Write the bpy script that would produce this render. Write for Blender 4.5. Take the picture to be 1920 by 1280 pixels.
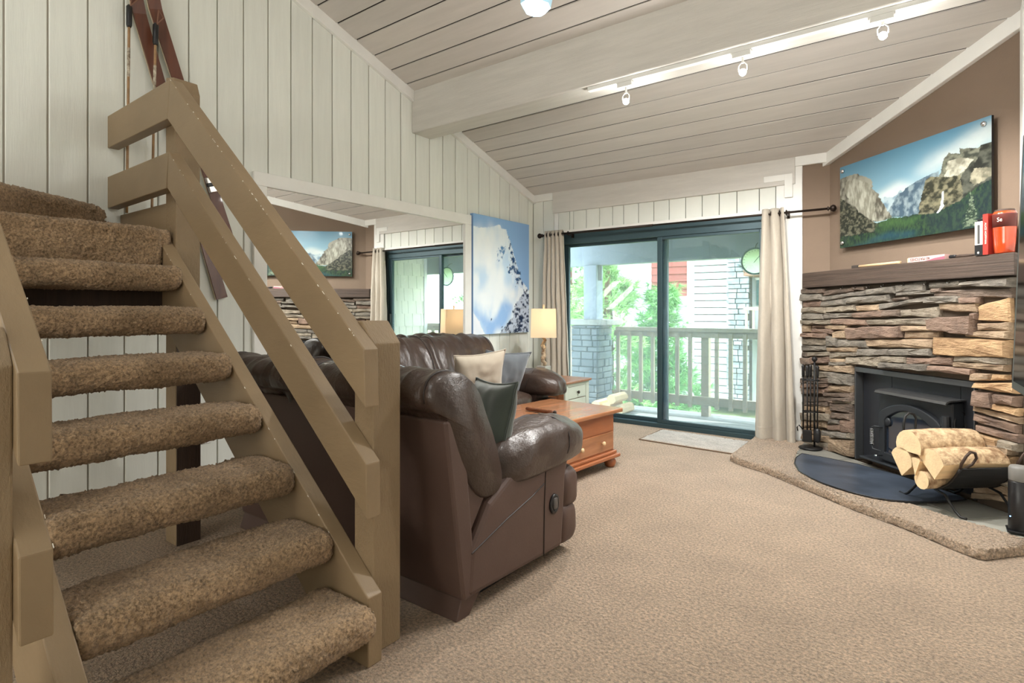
import bpy, bmesh, math, random
import numpy as np
from mathutils import Vector, noise
PI = math.pi
scene = bpy.context.scene
for ob in list(bpy.data.objects):
    bpy.data.objects.remove(ob)
COL = scene.collection

# ------------------------------------------------------------------ camera, world, lights, exposure
YAW = math.atan(793 / 1065.0)
cam = bpy.data.cameras.new('camera')
cam.sensor_width = 36.0
cam.lens = 36.0 * 1065.0 / 1920.0
cam.shift_y = -57.0 / 1920.0
cam.clip_start = 0.02
cam_o = bpy.data.objects.new('camera', cam)
cam_o.location = (0, 0, 1.2)
cam_o.rotation_euler = (PI / 2, 0, YAW)
COL.objects.link(cam_o)
scene.camera = cam_o

world = bpy.data.worlds.new('world')
scene.world = world
world.use_nodes = True
wbg = world.node_tree.nodes['Background']
wbg.inputs[0].default_value = (0.92, 0.97, 1.0, 1)
wbg.inputs[1].default_value = 8.5

def light(name, kind, loc, energy, color=(1, 1, 1), rot=(0, 0, 0), size=0.1, sy=None, spot=None):
    l = bpy.data.lights.new(name, kind)
    l.energy = energy
    l.color = color
    if kind == 'AREA':
        l.shape = 'RECTANGLE'
        l.size = size
        l.size_y = sy or size
    elif kind == 'SUN':
        l.angle = size
    else:
        l.shadow_soft_size = size
    if spot:
        l.spot_size = spot
        l.spot_blend = 0.6
    o = bpy.data.objects.new(name, l)
    o.location = loc
    o.rotation_euler = rot
    COL.objects.link(o)
    return o

sd = Vector((0.62, 0.22, -0.72))
light('sun', 'SUN', (-6, 4, 9), 11.0, (1.0, 0.96, 0.88), sd.to_track_quat('-Z', 'Y').to_euler(), 0.01)
# two unseen fill lights added to brighten the room, behind and above the camera
light('rear_fill_light', 'AREA', (-1.70, -2.93, 1.50), 52, (1.0, 0.92, 0.78), (PI / 2, 0, 0), 2.9, 1.05)
light('overhead_fill_light', 'AREA', (-1.9, -1.0, 4.2), 36, (0.97, 1.0, 1.0), (0, 0, 0), 1.6, 1.0)

scene.view_settings.view_transform = 'Standard'
scene.view_settings.look = 'None'
scene.view_settings.exposure = 0.0
scene.view_settings.gamma = 1.0
scene.view_settings.use_curve_mapping = False

# ------------------------------------------------------------------ helpers
rng = np.random.default_rng(7)
random.seed(5)

def tag(o, label=None, cat=None, group=None, kind=None):
    if label: o['label'] = label
    if cat: o['category'] = cat
    if group: o['group'] = group
    if kind: o['kind'] = kind
    return o

def thing(name, label, cat, loc=(0, 0, 0), rz=0.0, group=None, kind=None):
    o = bpy.data.objects.new(name, None)
    o.empty_display_size = 0.1
    o.location = loc
    o.rotation_euler = (0, 0, rz)
    COL.objects.link(o)
    return tag(o, label, cat, group, kind)

def mk(name, vf, m, parent=None, smooth=False, bev=0.0, seg=2, sub=0, solid=0.0, world=True, loc=None, rot=None):
    v, f = vf
    me = bpy.data.meshes.new(name)
    me.from_pydata([tuple(map(float, p)) for p in v], [], [tuple(int(i) for i in q) for q in f])
    me.update()
    bm = bmesh.new(); bm.from_mesh(me)
    bmesh.ops.recalc_face_normals(bm, faces=bm.faces)
    bm.to_mesh(me); bm.free()
    if smooth:
        me.polygons.foreach_set('use_smooth', [True] * len(me.polygons))
    me.materials.append(m)
    return mko(name, me, parent, bev, seg, sub, solid, world, loc, rot)

def mko(name, me, parent=None, bev=0.0, seg=2, sub=0, solid=0.0, world=True, loc=None, rot=None):
    o = bpy.data.objects.new(name, me)
    COL.objects.link(o)
    if parent is not None:
        o.parent = parent
        if world and parent.parent is None and parent.type == 'EMPTY' and abs(parent.rotation_euler[2]) < 1e-9:
            o.location = -Vector(parent.location)
    if loc is not None: o.location = loc
    if rot is not None: o.rotation_euler = rot
    if solid:
        s = o.modifiers.new('solid', 'SOLIDIFY'); s.thickness = solid; s.offset = 0
    if bev:
        b = o.modifiers.new('bevel', 'BEVEL'); b.width = bev; b.segments = seg; b.limit_method = 'ANGLE'; b.angle_limit = 0.6
    if sub:
        s = o.modifiers.new('sub', 'SUBSURF'); s.levels = sub; s.render_levels = sub
    return o

def box(x0, x1, y0, y1, z0, z1):
    v = [(x, y, z) for z in (z0, z1) for x, y in ((x0, y0), (x1, y0), (x1, y1), (x0, y1))]
    return v, [(0, 3, 2, 1), (4, 5, 6, 7), (0, 1, 5, 4), (1, 2, 6, 5), (2, 3, 7, 6), (3, 0, 4, 7)]

def prism(poly, a0, a1, axis='y'):
    n = len(poly); v = []
    for a in (a0, a1):
        for p, q in poly:
            v.append({'y': (p, a, q), 'x': (a, p, q), 'z': (p, q, a)}[axis])
    f = [tuple(range(n)), tuple(range(2 * n - 1, n - 1, -1))]
    f += [(i, (i + 1) % n, n + (i + 1) % n, n + i) for i in range(n)]
    return v, f

def join(*parts):
    V, F = [], []
    for v, f in parts:
        k = len(V); V += [tuple(p) for p in v]; F += [tuple(i + k for i in q) for q in f]
    return V, F

def xf(vf, loc=(0, 0, 0), rx=0, ry=0, rz=0, s=(1, 1, 1)):
    from mathutils import Euler
    R = Euler((rx, ry, rz)).to_matrix()
    return [tuple(R @ Vector((p[0] * s[0], p[1] * s[1], p[2] * s[2])) + Vector(loc)) for p in vf[0]], vf[1]

def tube(pts, r, n=8, closed=False):
    pts = [Vector(p) for p in pts]; m = len(pts)
    rs = r if isinstance(r, (list, tuple)) else [r] * m
    v, f = [], []
    ref = None
    for i, p in enumerate(pts):
        if closed: t = pts[(i + 1) % m] - pts[i - 1]
        else: t = pts[min(i + 1, m - 1)] - pts[max(i - 1, 0)]
        t.normalize()
        if ref is None:
            ref = Vector((0, 0, 1)) if abs(t.z) < 0.9 else Vector((1, 0, 0))
        a = (ref - t * ref.dot(t)); a.normalize(); ref = a
        b = t.cross(a)
        for k in range(n):
            c = 2 * PI * k / n
            v.append(p + (a * math.cos(c) + b * math.sin(c)) * rs[i])
    for i in range(m if closed else m - 1):
        j = (i + 1) % m
        for k in range(n):
            l = (k + 1) % n
            f.append((i * n + k, i * n + l, j * n + l, j * n + k))
    if not closed:
        f.append(tuple(range(n - 1, -1, -1))); f.append(tuple((m - 1) * n + k for k in range(n)))
    return v, f

def lathe(prof, n=24, loc=(0, 0, 0)):
    v, f = [], []
    for r, z in prof:
        for k in range(n):
            c = 2 * PI * k / n
            v.append((loc[0] + r * math.cos(c), loc[1] + r * math.sin(c), loc[2] + z))
    for i in range(len(prof) - 1):
        for k in range(n):
            l = (k + 1) % n
            f.append((i * n + k, i * n + l, (i + 1) * n + l, (i + 1) * n + k))
    f.append(tuple(range(n - 1, -1, -1))); f.append(tuple((len(prof) - 1) * n + k for k in range(n)))
    return v, f

def rbox(cx, cy, cz, sx, sy, sz, n=10, k=5.0, fn=None):
    """soft rounded block (superellipsoid), optional fn(Vector unit, Vector pos) -> Vector pos"""
    idx = {}; V = []; F = []
    def vid(p):
        key = tuple(round(c * 4096) for c in p)
        if key not in idx:
            q = Vector(p)
            l = (abs(q.x) ** k + abs(q.y) ** k + abs(q.z) ** k) ** (1 / k)
            q = q / l
            pos = Vector((cx + q.x * sx / 2, cy + q.y * sy / 2, cz + q.z * sz / 2))
            if fn: pos = fn(q, pos)
            idx[key] = len(V); V.append(tuple(pos))
        return idx[key]
    g = [math.tan((-1 + 2 * i / n) * PI / 4) for i in range(n + 1)]
    for ax in range(3):
        for sgn in (-1, 1):
            for i in range(n):
                for j in range(n):
                    q = []
                    for a, b in ((i, j), (i + 1, j), (i + 1, j + 1), (i, j + 1)):
                        p = [0, 0, 0]; p[ax] = sgn; p[(ax + 1) % 3] = g[a]; p[(ax + 2) % 3] = g[b]
                        q.append(vid(p))
                    F.append(tuple(q))
    return V, F

def wob(amp, fr, seed=0.0, st=(1, 1, 1)):
    def fn(q, p):
        w = Vector((p.x * fr * st[0] + seed, p.y * fr * st[1], p.z * fr * st[2]))
        nrm = Vector((abs(q.x) ** 3 * (1 if q.x > 0 else -1), abs(q.y) ** 3 * (1 if q.y > 0 else -1), abs(q.z) ** 3 * (1 if q.z > 0 else -1)))
        if nrm.length > 1e-6: nrm.normalize()
        return p + nrm * amp * (noise.noise(w) + 0.5 * noise.noise(w * 2.3))
    return fn

# ------------------------------------------------------------------ materials
def C(r, g, b):
    f = lambda c: (c / 255 / 12.92) if c <= 10 else ((c / 255 + 0.055) / 1.055) ** 2.4
    return (f(r), f(g), f(b))

def mat(name, col, rough=0.6, metal=0.0, var=0.0, vs=6.0, st=(1, 1, 1), bump=0.0, bs=60.0, bst=None, rnd=0.0, coat=0.0, spec=0.5,
        emit=None, es=0.0, col2=None, fleck=None, sheen=0.0, bdist=0.01, rvar=0.0):
    m = bpy.data.materials.new(name); m.use_nodes = True
    nt = m.node_tree; N = nt.nodes; L = nt.links
    b = N['Principled BSDF']
    b.inputs['Base Color'].default_value = (*col, 1)
    b.inputs['Roughness'].default_value = rough
    b.inputs['Metallic'].default_value = metal
    b.inputs['Coat Weight'].default_value = coat
    b.inputs['Specular IOR Level'].default_value = spec
    b.inputs['Sheen Weight'].default_value = sheen
    if emit:
        b.inputs['Emission Color'].default_value = (*emit, 1)
        b.inputs['Emission Strength'].default_value = es
    tc = N.new('ShaderNodeTexCoord')
    def tex(scale, stretch, detail=4.0, rg=0.6):
        mp = N.new('ShaderNodeMapping'); mp.inputs['Scale'].default_value = stretch
        L.new(tc.outputs['Object'], mp.inputs['Vector'])
        t = N.new('ShaderNodeTexNoise'); t.inputs['Scale'].default_value = scale
        t.inputs['Detail'].default_value = detail; t.inputs['Roughness'].default_value = rg
        L.new(mp.outputs['Vector'], t.inputs['Vector'])
        return t.outputs['Fac']
    out = None
    if var or col2:
        r = N.new('ShaderNodeValToRGB')
        lo = tuple(c * (1 - var) for c in col) if not col2 else col
        hi = tuple(min(1, c * (1 + var)) for c in col) if not col2 else col2
        r.color_ramp.elements[0].position = 0.32; r.color_ramp.elements[0].color = (*lo, 1)
        r.color_ramp.elements[1].position = 0.68; r.color_ramp.elements[1].color = (*hi, 1)
        L.new(tex(vs, st), r.inputs['Fac']); out = r.outputs['Color']
    if fleck:
        sc, amt = fleck
        mx = N.new('ShaderNodeMix'); mx.data_type = 'RGBA'; mx.blend_type = 'MULTIPLY'; mx.inputs[0].default_value = 1.0
        r = N.new('ShaderNodeValToRGB')
        r.color_ramp.elements[0].position = 0.35; r.color_ramp.elements[0].color = (1 - amt, 1 - amt, 1 - amt, 1)
        r.color_ramp.elements[1].position = 0.62; r.color_ramp.elements[1].color = (1, 1, 1, 1)
        L.new(tex(sc, (1, 1, 1), 3.0, 0.7), r.inputs['Fac'])
        if out is None:
            mx.inputs[6].default_value = (*col, 1)
        else: L.new(out, mx.inputs[6])
        L.new(r.outputs['Color'], mx.inputs[7]); out = mx.outputs[2]
    if rnd:
        oi = N.new('ShaderNodeObjectInfo'); mr = N.new('ShaderNodeMapRange')
        mr.inputs[3].default_value = 1 - rnd; mr.inputs[4].default_value = 1 + rnd
        L.new(oi.outputs['Random'], mr.inputs[0])
        h = N.new('ShaderNodeHueSaturation')
        if out is None: h.inputs['Color'].default_value = (*col, 1)
        else: L.new(out, h.inputs['Color'])
        L.new(mr.outputs[0], h.inputs['Value']); out = h.outputs['Color']
    if out is not None: L.new(out, b.inputs['Base Color'])
    if bump:
        bp = N.new('ShaderNodeBump'); bp.inputs['Strength'].default_value = bump; bp.inputs['Distance'].default_value = bdist
        L.new(tex(bs, bst or st, 5.0, 0.65), bp.inputs['Height']); L.new(bp.outputs['Normal'], b.inputs['Normal'])
    return m

def vcol_mat(name, rough=0.4, spec=0.4, coat=0.0):
    m = bpy.data.materials.new(name); m.use_nodes = True
    b = m.node_tree.nodes['Principled BSDF']; b.inputs['Roughness'].default_value = rough; b.inputs['Specular IOR Level'].default_value = spec
    b.inputs['Coat Weight'].default_value = coat
    a = m.node_tree.nodes.new('ShaderNodeVertexColor'); a.layer_name = 'print'
    m.node_tree.links.new(a.outputs['Color'], b.inputs['Base Color'])
    return m

def glass_mat(name, tint, refl=0.07, haze=0.0, haze_col=(0.7, 0.95, 0.95)):
    m = bpy.data.materials.new(name); m.use_nodes = True
    nt = m.node_tree; N = nt.nodes; L = nt.links
    N.remove(N['Principled BSDF'])
    t = N.new('ShaderNodeBsdfTransparent'); t.inputs[0].default_value = (*tint, 1)
    g = N.new('ShaderNodeBsdfGlossy'); g.inputs['Roughness'].default_value = 0.02
    x = N.new('ShaderNodeMixShader'); x.inputs[0].default_value = refl
    L.new(t.outputs[0], x.inputs[1]); L.new(g.outputs[0], x.inputs[2])
    last = x
    if haze:
        d = N.new('ShaderNodeBsdfTranslucent'); d.inputs[0].default_value = (*haze_col, 1)  # milky veil put in to imitate light hazing the pane
        y = N.new('ShaderNodeMixShader'); y.inputs[0].default_value = haze
        L.new(x.outputs[0], y.inputs[1]); L.new(d.outputs[0], y.inputs[2]); last = y
    L.new(last.outputs[0], N['Material Output'].inputs[0])
    return m

M = {}
M['carpet'] = mat('carpet_pile', C(222, 194, 165), 0.95, var=0.10, vs=3.0, fleck=(78, 0.55), bump=1.0, bs=70, bdist=0.04, spec=0.1, sheen=0.2)
M['shaded_carpet'] = mat('shaded_carpet_pile', C(190, 160, 126), 0.95, var=0.13, vs=9.0, fleck=(105, 0.6), bump=0.8, bs=150, bdist=0.010, spec=0.1, sheen=0.2)  # same carpet as the floor, with the stair shade put into its colour
M['plank'] = mat('white_painted_plank', C(227, 229, 221), 0.55, var=0.03, vs=5, st=(1, 6, 0.5), bump=0.14, bs=26, bst=(1, 5, 0.35), rnd=0.035, spec=0.35)
M['ceil'] = mat('white_painted_ceiling_board', C(203, 197, 190), 0.5, var=0.05, vs=4, st=(0.4, 4, 4), bump=0.15, bs=30, bst=(0.3, 5, 5), rnd=0.04, spec=0.4)
M['beam'] = mat('white_painted_rough_beam', C(208, 204, 197), 0.55, var=0.06, vs=5, st=(0.4, 4, 4), bump=0.4, bs=30, bst=(0.3, 4, 4))
M['trim'] = mat('white_trim_paint', C(234, 233, 228), 0.45, var=0.03, vs=5, bump=0.08, bs=40)
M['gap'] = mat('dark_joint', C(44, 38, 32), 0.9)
M['groove'] = mat('painted_groove', C(178, 172, 158), 0.8)
M['taupe_wall'] = mat('taupe_plaster', C(124, 106, 90), 0.85, var=0.04, vs=3, bump=0.25, bs=90, bdist=0.004)
M['taupe'] = mat('taupe_painted_wood', C(142, 121, 93), 0.45, var=0.07, vs=5, st=(0.6, 1, 1), bump=0.3, bs=40, bst=(0.35, 2, 1.4), bdist=0.004, spec=0.45)
M['taupe_rough'] = mat('rough_sawn_taupe_post', C(142, 121, 93), 0.55, var=0.07, vs=5, bump=0.8, bs=55, bst=(1, 2.2, .8), bdist=0.006, spec=0.4)
M['chip'] = mat('bare_chipped_paint', C(238, 232, 220), 0.6)
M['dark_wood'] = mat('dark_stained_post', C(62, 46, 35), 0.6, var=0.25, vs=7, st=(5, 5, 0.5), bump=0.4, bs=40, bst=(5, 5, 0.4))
M['leather'] = mat('brown_leather', C(62, 48, 41), 0.33, var=0.12, vs=5, bump=0.45, bs=17, bst=(1.6, .8, 1), bdist=0.014, spec=0.55, coat=0.12)
M['vinyl'] = mat('brown_leather_match', C(86, 67, 60), 0.48, var=0.05, vs=8, bump=0.18, bs=180, bdist=0.003, spec=0.4)
M['black_plastic'] = mat('black_plastic', C(24, 24, 26), 0.35)
M['pine'] = mat('honey_pine', C(162, 110, 76), 0.22, var=0.18, vs=4, st=(5, 0.6, 5), bump=0.05, bs=30, coat=0.25)
M['pine_side'] = mat('honey_pine_case', C(156, 94, 58), 0.36, var=0.15, vs=4, st=(5, 0.6, 5), coat=0.15)
M['oak'] = mat('brown_side_table_wood', C(140, 92, 62), 0.35, var=0.18, vs=5, st=(0.6, 5, 5), coat=0.15)
M['sage'] = mat('pale_sage_paint', C(186, 192, 178), 0.5, var=0.05, vs=5)
M['linen'] = mat('linen_curtain', C(180, 171, 157), 0.9, var=0.05, vs=30, st=(4, 4, 1), bump=0.25, bs=350, bdist=0.002, sheen=0.2)
M['iron'] = mat('black_iron', C(26, 25, 25), 0.48, metal=0.3, bump=0.12, bs=90, bdist=0.003)
M['stove'] = mat('matte_black_stove_paint', C(38, 41, 45), 0.5, metal=0.2, bump=0.06, bs=200, bdist=0.002)
M['stove_panel'] = mat('charcoal_surround_panel', C(44, 46, 51), 0.42, metal=0.3, var=0.1, vs=6)
M['bronze'] = mat('dark_bronze_rod', C(48, 38, 32), 0.4, metal=0.7)
M['steel'] = mat('bright_steel', C(205, 205, 205), 0.22, metal=1.0)
M['door_frame'] = mat('bronze_aluminium_frame', C(56, 76, 82), 0.4, metal=0.35)  # teal haze over the bronze put into the frame colour
M['glass'] = glass_mat('door_glass', (0.84, 0.92, 0.95), 0.06, 0.08, (0.70, 0.88, 0.98))
M['clear_glass'] = glass_mat('clear_window_glass', (0.75, 0.74, 0.72), 0.05)
M['mirror'] = mat('mirror_silver', (0.90, 0.92, 0.91), 0.0, metal=1.0)
M['mortar'] = mat('dark_mortar', C(84, 72, 60), 0.95, bump=0.5, bs=40)
M['mantel'] = mat('weathered_mantel_wood', C(78, 64, 55), 0.62, var=0.42, vs=5, st=(0.35, 3, 16), bump=0.7, bs=14, bst=(0.15, 3, 18), bdist=0.012)
M['slate'] = mat('grey_slate', C(128, 126, 118), 0.55, var=0.16, vs=5, bump=0.25, bs=20, rnd=0.06)
M['mat_black'] = mat('black_hearth_mat', C(64, 72, 84), 0.30, var=0.3, vs=4, st=(1, 2, 1), bump=0.08, bs=30)
M['log_end'] = mat('cut_log_face', C(240, 212, 168), 0.8, var=0.10, vs=10, bump=0.35, bs=60)
M['bark'] = mat('flaky_pine_bark', C(226, 198, 158), 0.9, col2=C(136, 102, 72), vs=22, bump=0.9, bs=40, bdist=0.02)
M['split'] = mat('split_log_side', C(234, 200, 152), 0.8, var=0.12, vs=5, st=(0.5, 6, 6), bump=0.4, bs=20, bst=(0.5, 6, 6))
M['tan'] = mat('pale_wood', C(214, 182, 140), 0.6)
M['white_metal'] = mat('white_track_metal', C(226, 226, 222), 0.4)
M['porch_paint'] = mat('porch_grey_paint', C(154, 162, 172), 0.7, var=0.06, vs=4)
M['porch_rail'] = mat('porch_rail_paint', C(176, 160, 134), 0.7, var=0.08, vs=4)
M['deck'] = mat('weathered_deck_board', C(150, 148, 142), 0.8, var=0.12, vs=4, st=(0.5, 6, 6))
M['bulb'] = mat('lit_bulb', (1, 1, 1), 0.4, emit=(1.0, 0.95, 0.86), es=45.0)

def zc(y):                       # underside of the sloping board ceiling
    return 2.56 + 0.33 * (5.6 - y)

XL, XR, YB, YF = -3.85, 0.42, 5.60, -3.0

# ------------------------------------------------------------------ room shell
fl = mk('floor', box(XL - 0.1, XR + 0.1, YF - 0.1, YB + 0.02, -0.10, 0.0), M['carpet']); tag(fl, 'beige cut pile wall to wall carpet floor', None, kind='structure')

ce = mk('ceiling', ([(XL - .1, YF - .1, zc(YF - .1) + .008), (XR + 2, YF - .1, zc(YF - .1) + .008), (XR + 2, YB, zc(YB) + .008), (XL - .1, YB, zc(YB) + .008),
                     (XL - .1, YF - .1, zc(YF - .1) + .13), (XR + 2, YF - .1, zc(YF - .1) + .13), (XR + 2, YB, zc(YB) + .13), (XL - .1, YB, zc(YB) + .13)],
                    [(0, 1, 2, 3), (7, 6, 5, 4), (0, 4, 5, 1), (1, 5, 6, 2), (2, 6, 7, 3), (3, 7, 4, 0)]), M['gap'])
tag(ce, 'sloping white board ceiling', None, kind='structure')
y = 5.57; W = 0.185; g = 0.0075
while y > YF:
    a, b = max(y - W, YF) + g, y - g
    j = random.uniform(-.0015, .0015)
    v = [(x, yy, zc(yy) + dz + (j if dz == 0 else 0)) for dz in (0, .0075) for x, yy in ((XL, a), (XR + 1.5, a), (XR + 1.5, b), (XL, b))]
    mk('ceiling_board', (v, box(0, 1, 0, 1, 0, 1)[1]), M['ceil'], ce, )
    y -= W

wl = mk('wall_left', prism([(YF, 0), (YB + .1, 0), (YB + .1, zc(YB + .1) + .1), (YF, zc(YF) + .1)], XL - .12, XL - .010, 'x'), M['groove'])
tag(wl, 'white vertical plank wall on the left', None, kind='structure')
y = 2.233 - 0.181 * 29; W = 0.181; g = 0.004
while y < YB - .01:
    a, b = y + g, min(y + W, YB) - g
    d = random.uniform(-.002, .002)
    v = [(x, yy, zz) for zz in (0, 1) for x, yy in ((XL - .012, a), (XL + d, a), (XL + d, b), (XL - .012, b))]
    v = [(p[0], p[1], p[2] * (zc(p[1]) + .02)) for p in v]
    mk('plank', (v, box(0, 1, 0, 1, 0, 1)[1]), M['plank'], wl, bev=0.004, seg=1)
    y += W

# back wall with the opening for the sliding door
DX0, DX1, DZ = -3.50, -1.20, 2.085
wb = mk('wall_back', join(box(XL - .12, DX0, YB + .012, YB + .13, -.1, 2.70), box(DX1, -.60, YB + .012, YB + .13, -.1, 2.70), box(DX0, DX1, YB + .012, YB + .13, DZ, 2.70)), M['gap'])
tag(wb, 'white plank wall around the sliding door', None, kind='structure')
mk('end_post', box(-1.16, -.944, YB - .02, YB + .02, 0, 2.53), M['trim'], wb, bev=.004)
mk('end_post', box(-3.555, -3.50, YB - .005, YB + .02, 0, 2.56), M['trim'], wb, bev=.004)
for a, b in ((-3.85, -3.71), (-3.704, -3.56)):
    mk('plank', box(a, b, YB - .004, YB + .012, 0, 2.56), M['plank'], wb, bev=.004, seg=1)
x = -3.497
for w in (.152, .05, .165, .165, .16, .13, .17, .17, .165, .17, .165, .165, .165, .20, .165, .165):
    w = min(w, -1.162 - x)
    if w > .01: mk('plank', box(x, x + w - .006, YB - .002, YB + .012, 2.10, 2.36), M['plank'], wb, bev=.003, seg=1)
    x += w
mk('header_beam', box(-3.56, -1.00, YB - .035, YB + .02, 2.335, 2.60), M['beam'], wb, bev=.005)
mk('nail_plate', box(-1.26, -1.03, YB - .040, YB - .03, 2.375, 2.43), M['trim'], wb, bev=.002)
mk('nail_plate', box(-1.085, -1.02, YB - .041, YB - .0, 2.22, 2.43), M['trim'], wb, bev=.002)
mk('casing', box(-3.50, -1.16, YB - .012, YB + .02, 2.085, 2.128), M['trim'], wb, bev=.003)
mk('taupe_return', box(-.944, -.60, YB - .001, YB + .02, 0, 2.60), M['taupe_wall'], wb)

# diagonal chimney wall across the corner
FO = Vector((-.944, 5.60, 0)); FR = -PI / 4     # fireplace frame: x along the stone, -y into the room
def fw(u, y, z=0): return (FO.x + (u + y) * .70711, FO.y + (-u + y) * .70711, z)
wd = mk('wall_diagonal', prism([fw(.13, .15)[:2], fw(1.80, .15)[:2], fw(1.80, .25)[:2], fw(.13, .25)[:2]], -.05, 3.30, 'z'), M['taupe_wall'])
tag(wd, 'taupe plaster chimney wall across the corner', None, kind='structure')
wr = mk('wall_right', box(XR, XR + .12, YF, 4.55, -.1, 5.6), M['trim']); tag(wr, 'white wall along the right side', None, kind='structure')
rw = join(box(XL - .1, -3.3, YF - .12, YF, -.1, 5.6), box(-.1, XR + .1, YF - .12, YF, -.1, 5.6), box(-3.3, -.1, YF - .12, YF, -.1, .9), box(-3.3, -.1, YF - .12, YF, 2.1, 5.6))
wrear = mk('wall_rear', rw, M['plank']); tag(wrear, 'white wall behind the camera with a wide window', None, kind='structure')
w1 = mk('window_1', join(box(-3.3, -.1, YF - .10, YF - .04, .90, .96), box(-3.3, -.1, YF - .10, YF - .04, 2.04, 2.10), box(-3.3, -3.24, YF - .10, YF - .04, .90, 2.10), box(-.16, -.1, YF - .10, YF - .04, .90, 2.10), box(-1.73, -1.67, YF - .10, YF - .04, .90, 2.10)), M['trim'])
tag(w1, 'wide white framed window behind the camera', None, kind='structure')
for a, b in ((-3.24, -1.73), (-1.67, -.16)):
    mk('pane', box(a, b, YF - .075, YF - .069, .96, 2.04), M['clear_glass'], w1)

# roof beam and mouldings
bm_ = mk('ceiling_beam', prism([(3.63, 2.83), (3.87, 2.83), (3.87, zc(3.87) + .04), (3.63, zc(3.63) + .04)], XL + .001, XR + .05, 'x'), M['beam'], bev=.008)
tag(bm_, 'thick white painted beam crossing the ceiling', None, kind='structure')
def slope_bar(name, p0, p1, nrm, t, h, label):
    v = []
    for p in (p0, p1):
        for k, dz in ((0, -h), (t, -h), (t, .02), (0, .02)):
            v.append((p[0] + nrm[0] * k, p[1] + nrm[1] * k, zc(p[1]) + dz))
    o = mk(name, (v, [(0, 1, 2, 3), (7, 6, 5, 4), (0, 4, 5, 1), (1, 5, 6, 2), (2, 6, 7, 3), (3, 7, 4, 0)]), M['trim'], bev=.004)
    return tag(o, label, None, kind='structure')
slope_bar('trim_1', (XL, YF), (XL, 3.63), (1, 0), .035, .095, 'white crown board on the left wall before the beam')
slope_bar('trim_2', (XL, 3.87), (XL, YB), (1, 0), .035, .085, 'white crown board on the left wall behind the beam')
slope_bar('trim_3', fw(.10, .15)[:2], fw(1.80, .15)[:2], (-.7071, -.7071), .04, .09, 'white crown board over the taupe chimney wall')
tag(mk('trim_4', box(XL, -3.56, YB - .035, YB, 2.49, 2.60), M['trim'], bev=.004), 'short white moulding in the left corner', kind='structure')
tag(mk('trim_5', box(-1.0, -.70, YB - .035, YB, 2.49, 2.60), M['trim'], bev=.004), 'short white moulding over the taupe return', kind='structure')
tag(mk('trim_6', box(XR - .022, XR, 4.30, 4.44, .06, 3.1), M['trim'], bev=.004), 'white corner board beside the fireplace', kind='structure')

# sliding glass door
dr = thing('door_1', 'sliding glass patio door with a bronze aluminium frame tinted teal for haze', None, (-2.3, 5.66, 0), kind='structure')
mk('head', box(DX0, DX1, YB + .0, YB + .11, 1.965, DZ), M['door_frame'], dr, bev=.004)
mk('jamb', box(DX0, DX0 + .05, YB + .0, YB + .11, 0, 1.965), M['door_frame'], dr, bev=.004)
mk('jamb', box(DX1 - .05, DX1, YB + .0, YB + .11, 0, 1.965), M['door_frame'], dr, bev=.004)
mk('sill', box(DX0, DX1, YB - .01, YB + .12, -.02, .045), M['door_frame'], dr, bev=.004)
def panel(x0, x1, y0, y1, l, r):
    p = mk('sliding_panel', join(box(x0, x0 + l, y0, y1, .045, 1.965), box(x1 - r, x1, y0, y1, .045, 1.965), box(x0 + l, x1 - r, y0, y1, 1.935, 1.965), box(x0 + l, x1 - r, y0, y1, .045, .082)), M['door_frame'], dr, bev=.003)
    mk('pane', box(x0 + l, x1 - r, (y0 + y1) / 2 - .003, (y0 + y1) / 2 + .003, .082, 1.935), M['glass'], p)
    return p
panel(DX0 + .05, -2.215, YB + .06, YB + .10, .055, .05)
pr = panel(-2.305, DX1 - .05, YB + .01, YB + .05, .05, .06)
mk('handle', join(box(-1.305, -1.285, YB - .03, YB + .01, .92, 1.16)), M['black_plastic'], pr, bev=.006)
# ------------------------------------------------------------------ staircase
st = thing('staircase', 'open riser staircase with thick beige carpeted treads and taupe painted railing', 'staircase', (-2.3, .85, 0))

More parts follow.
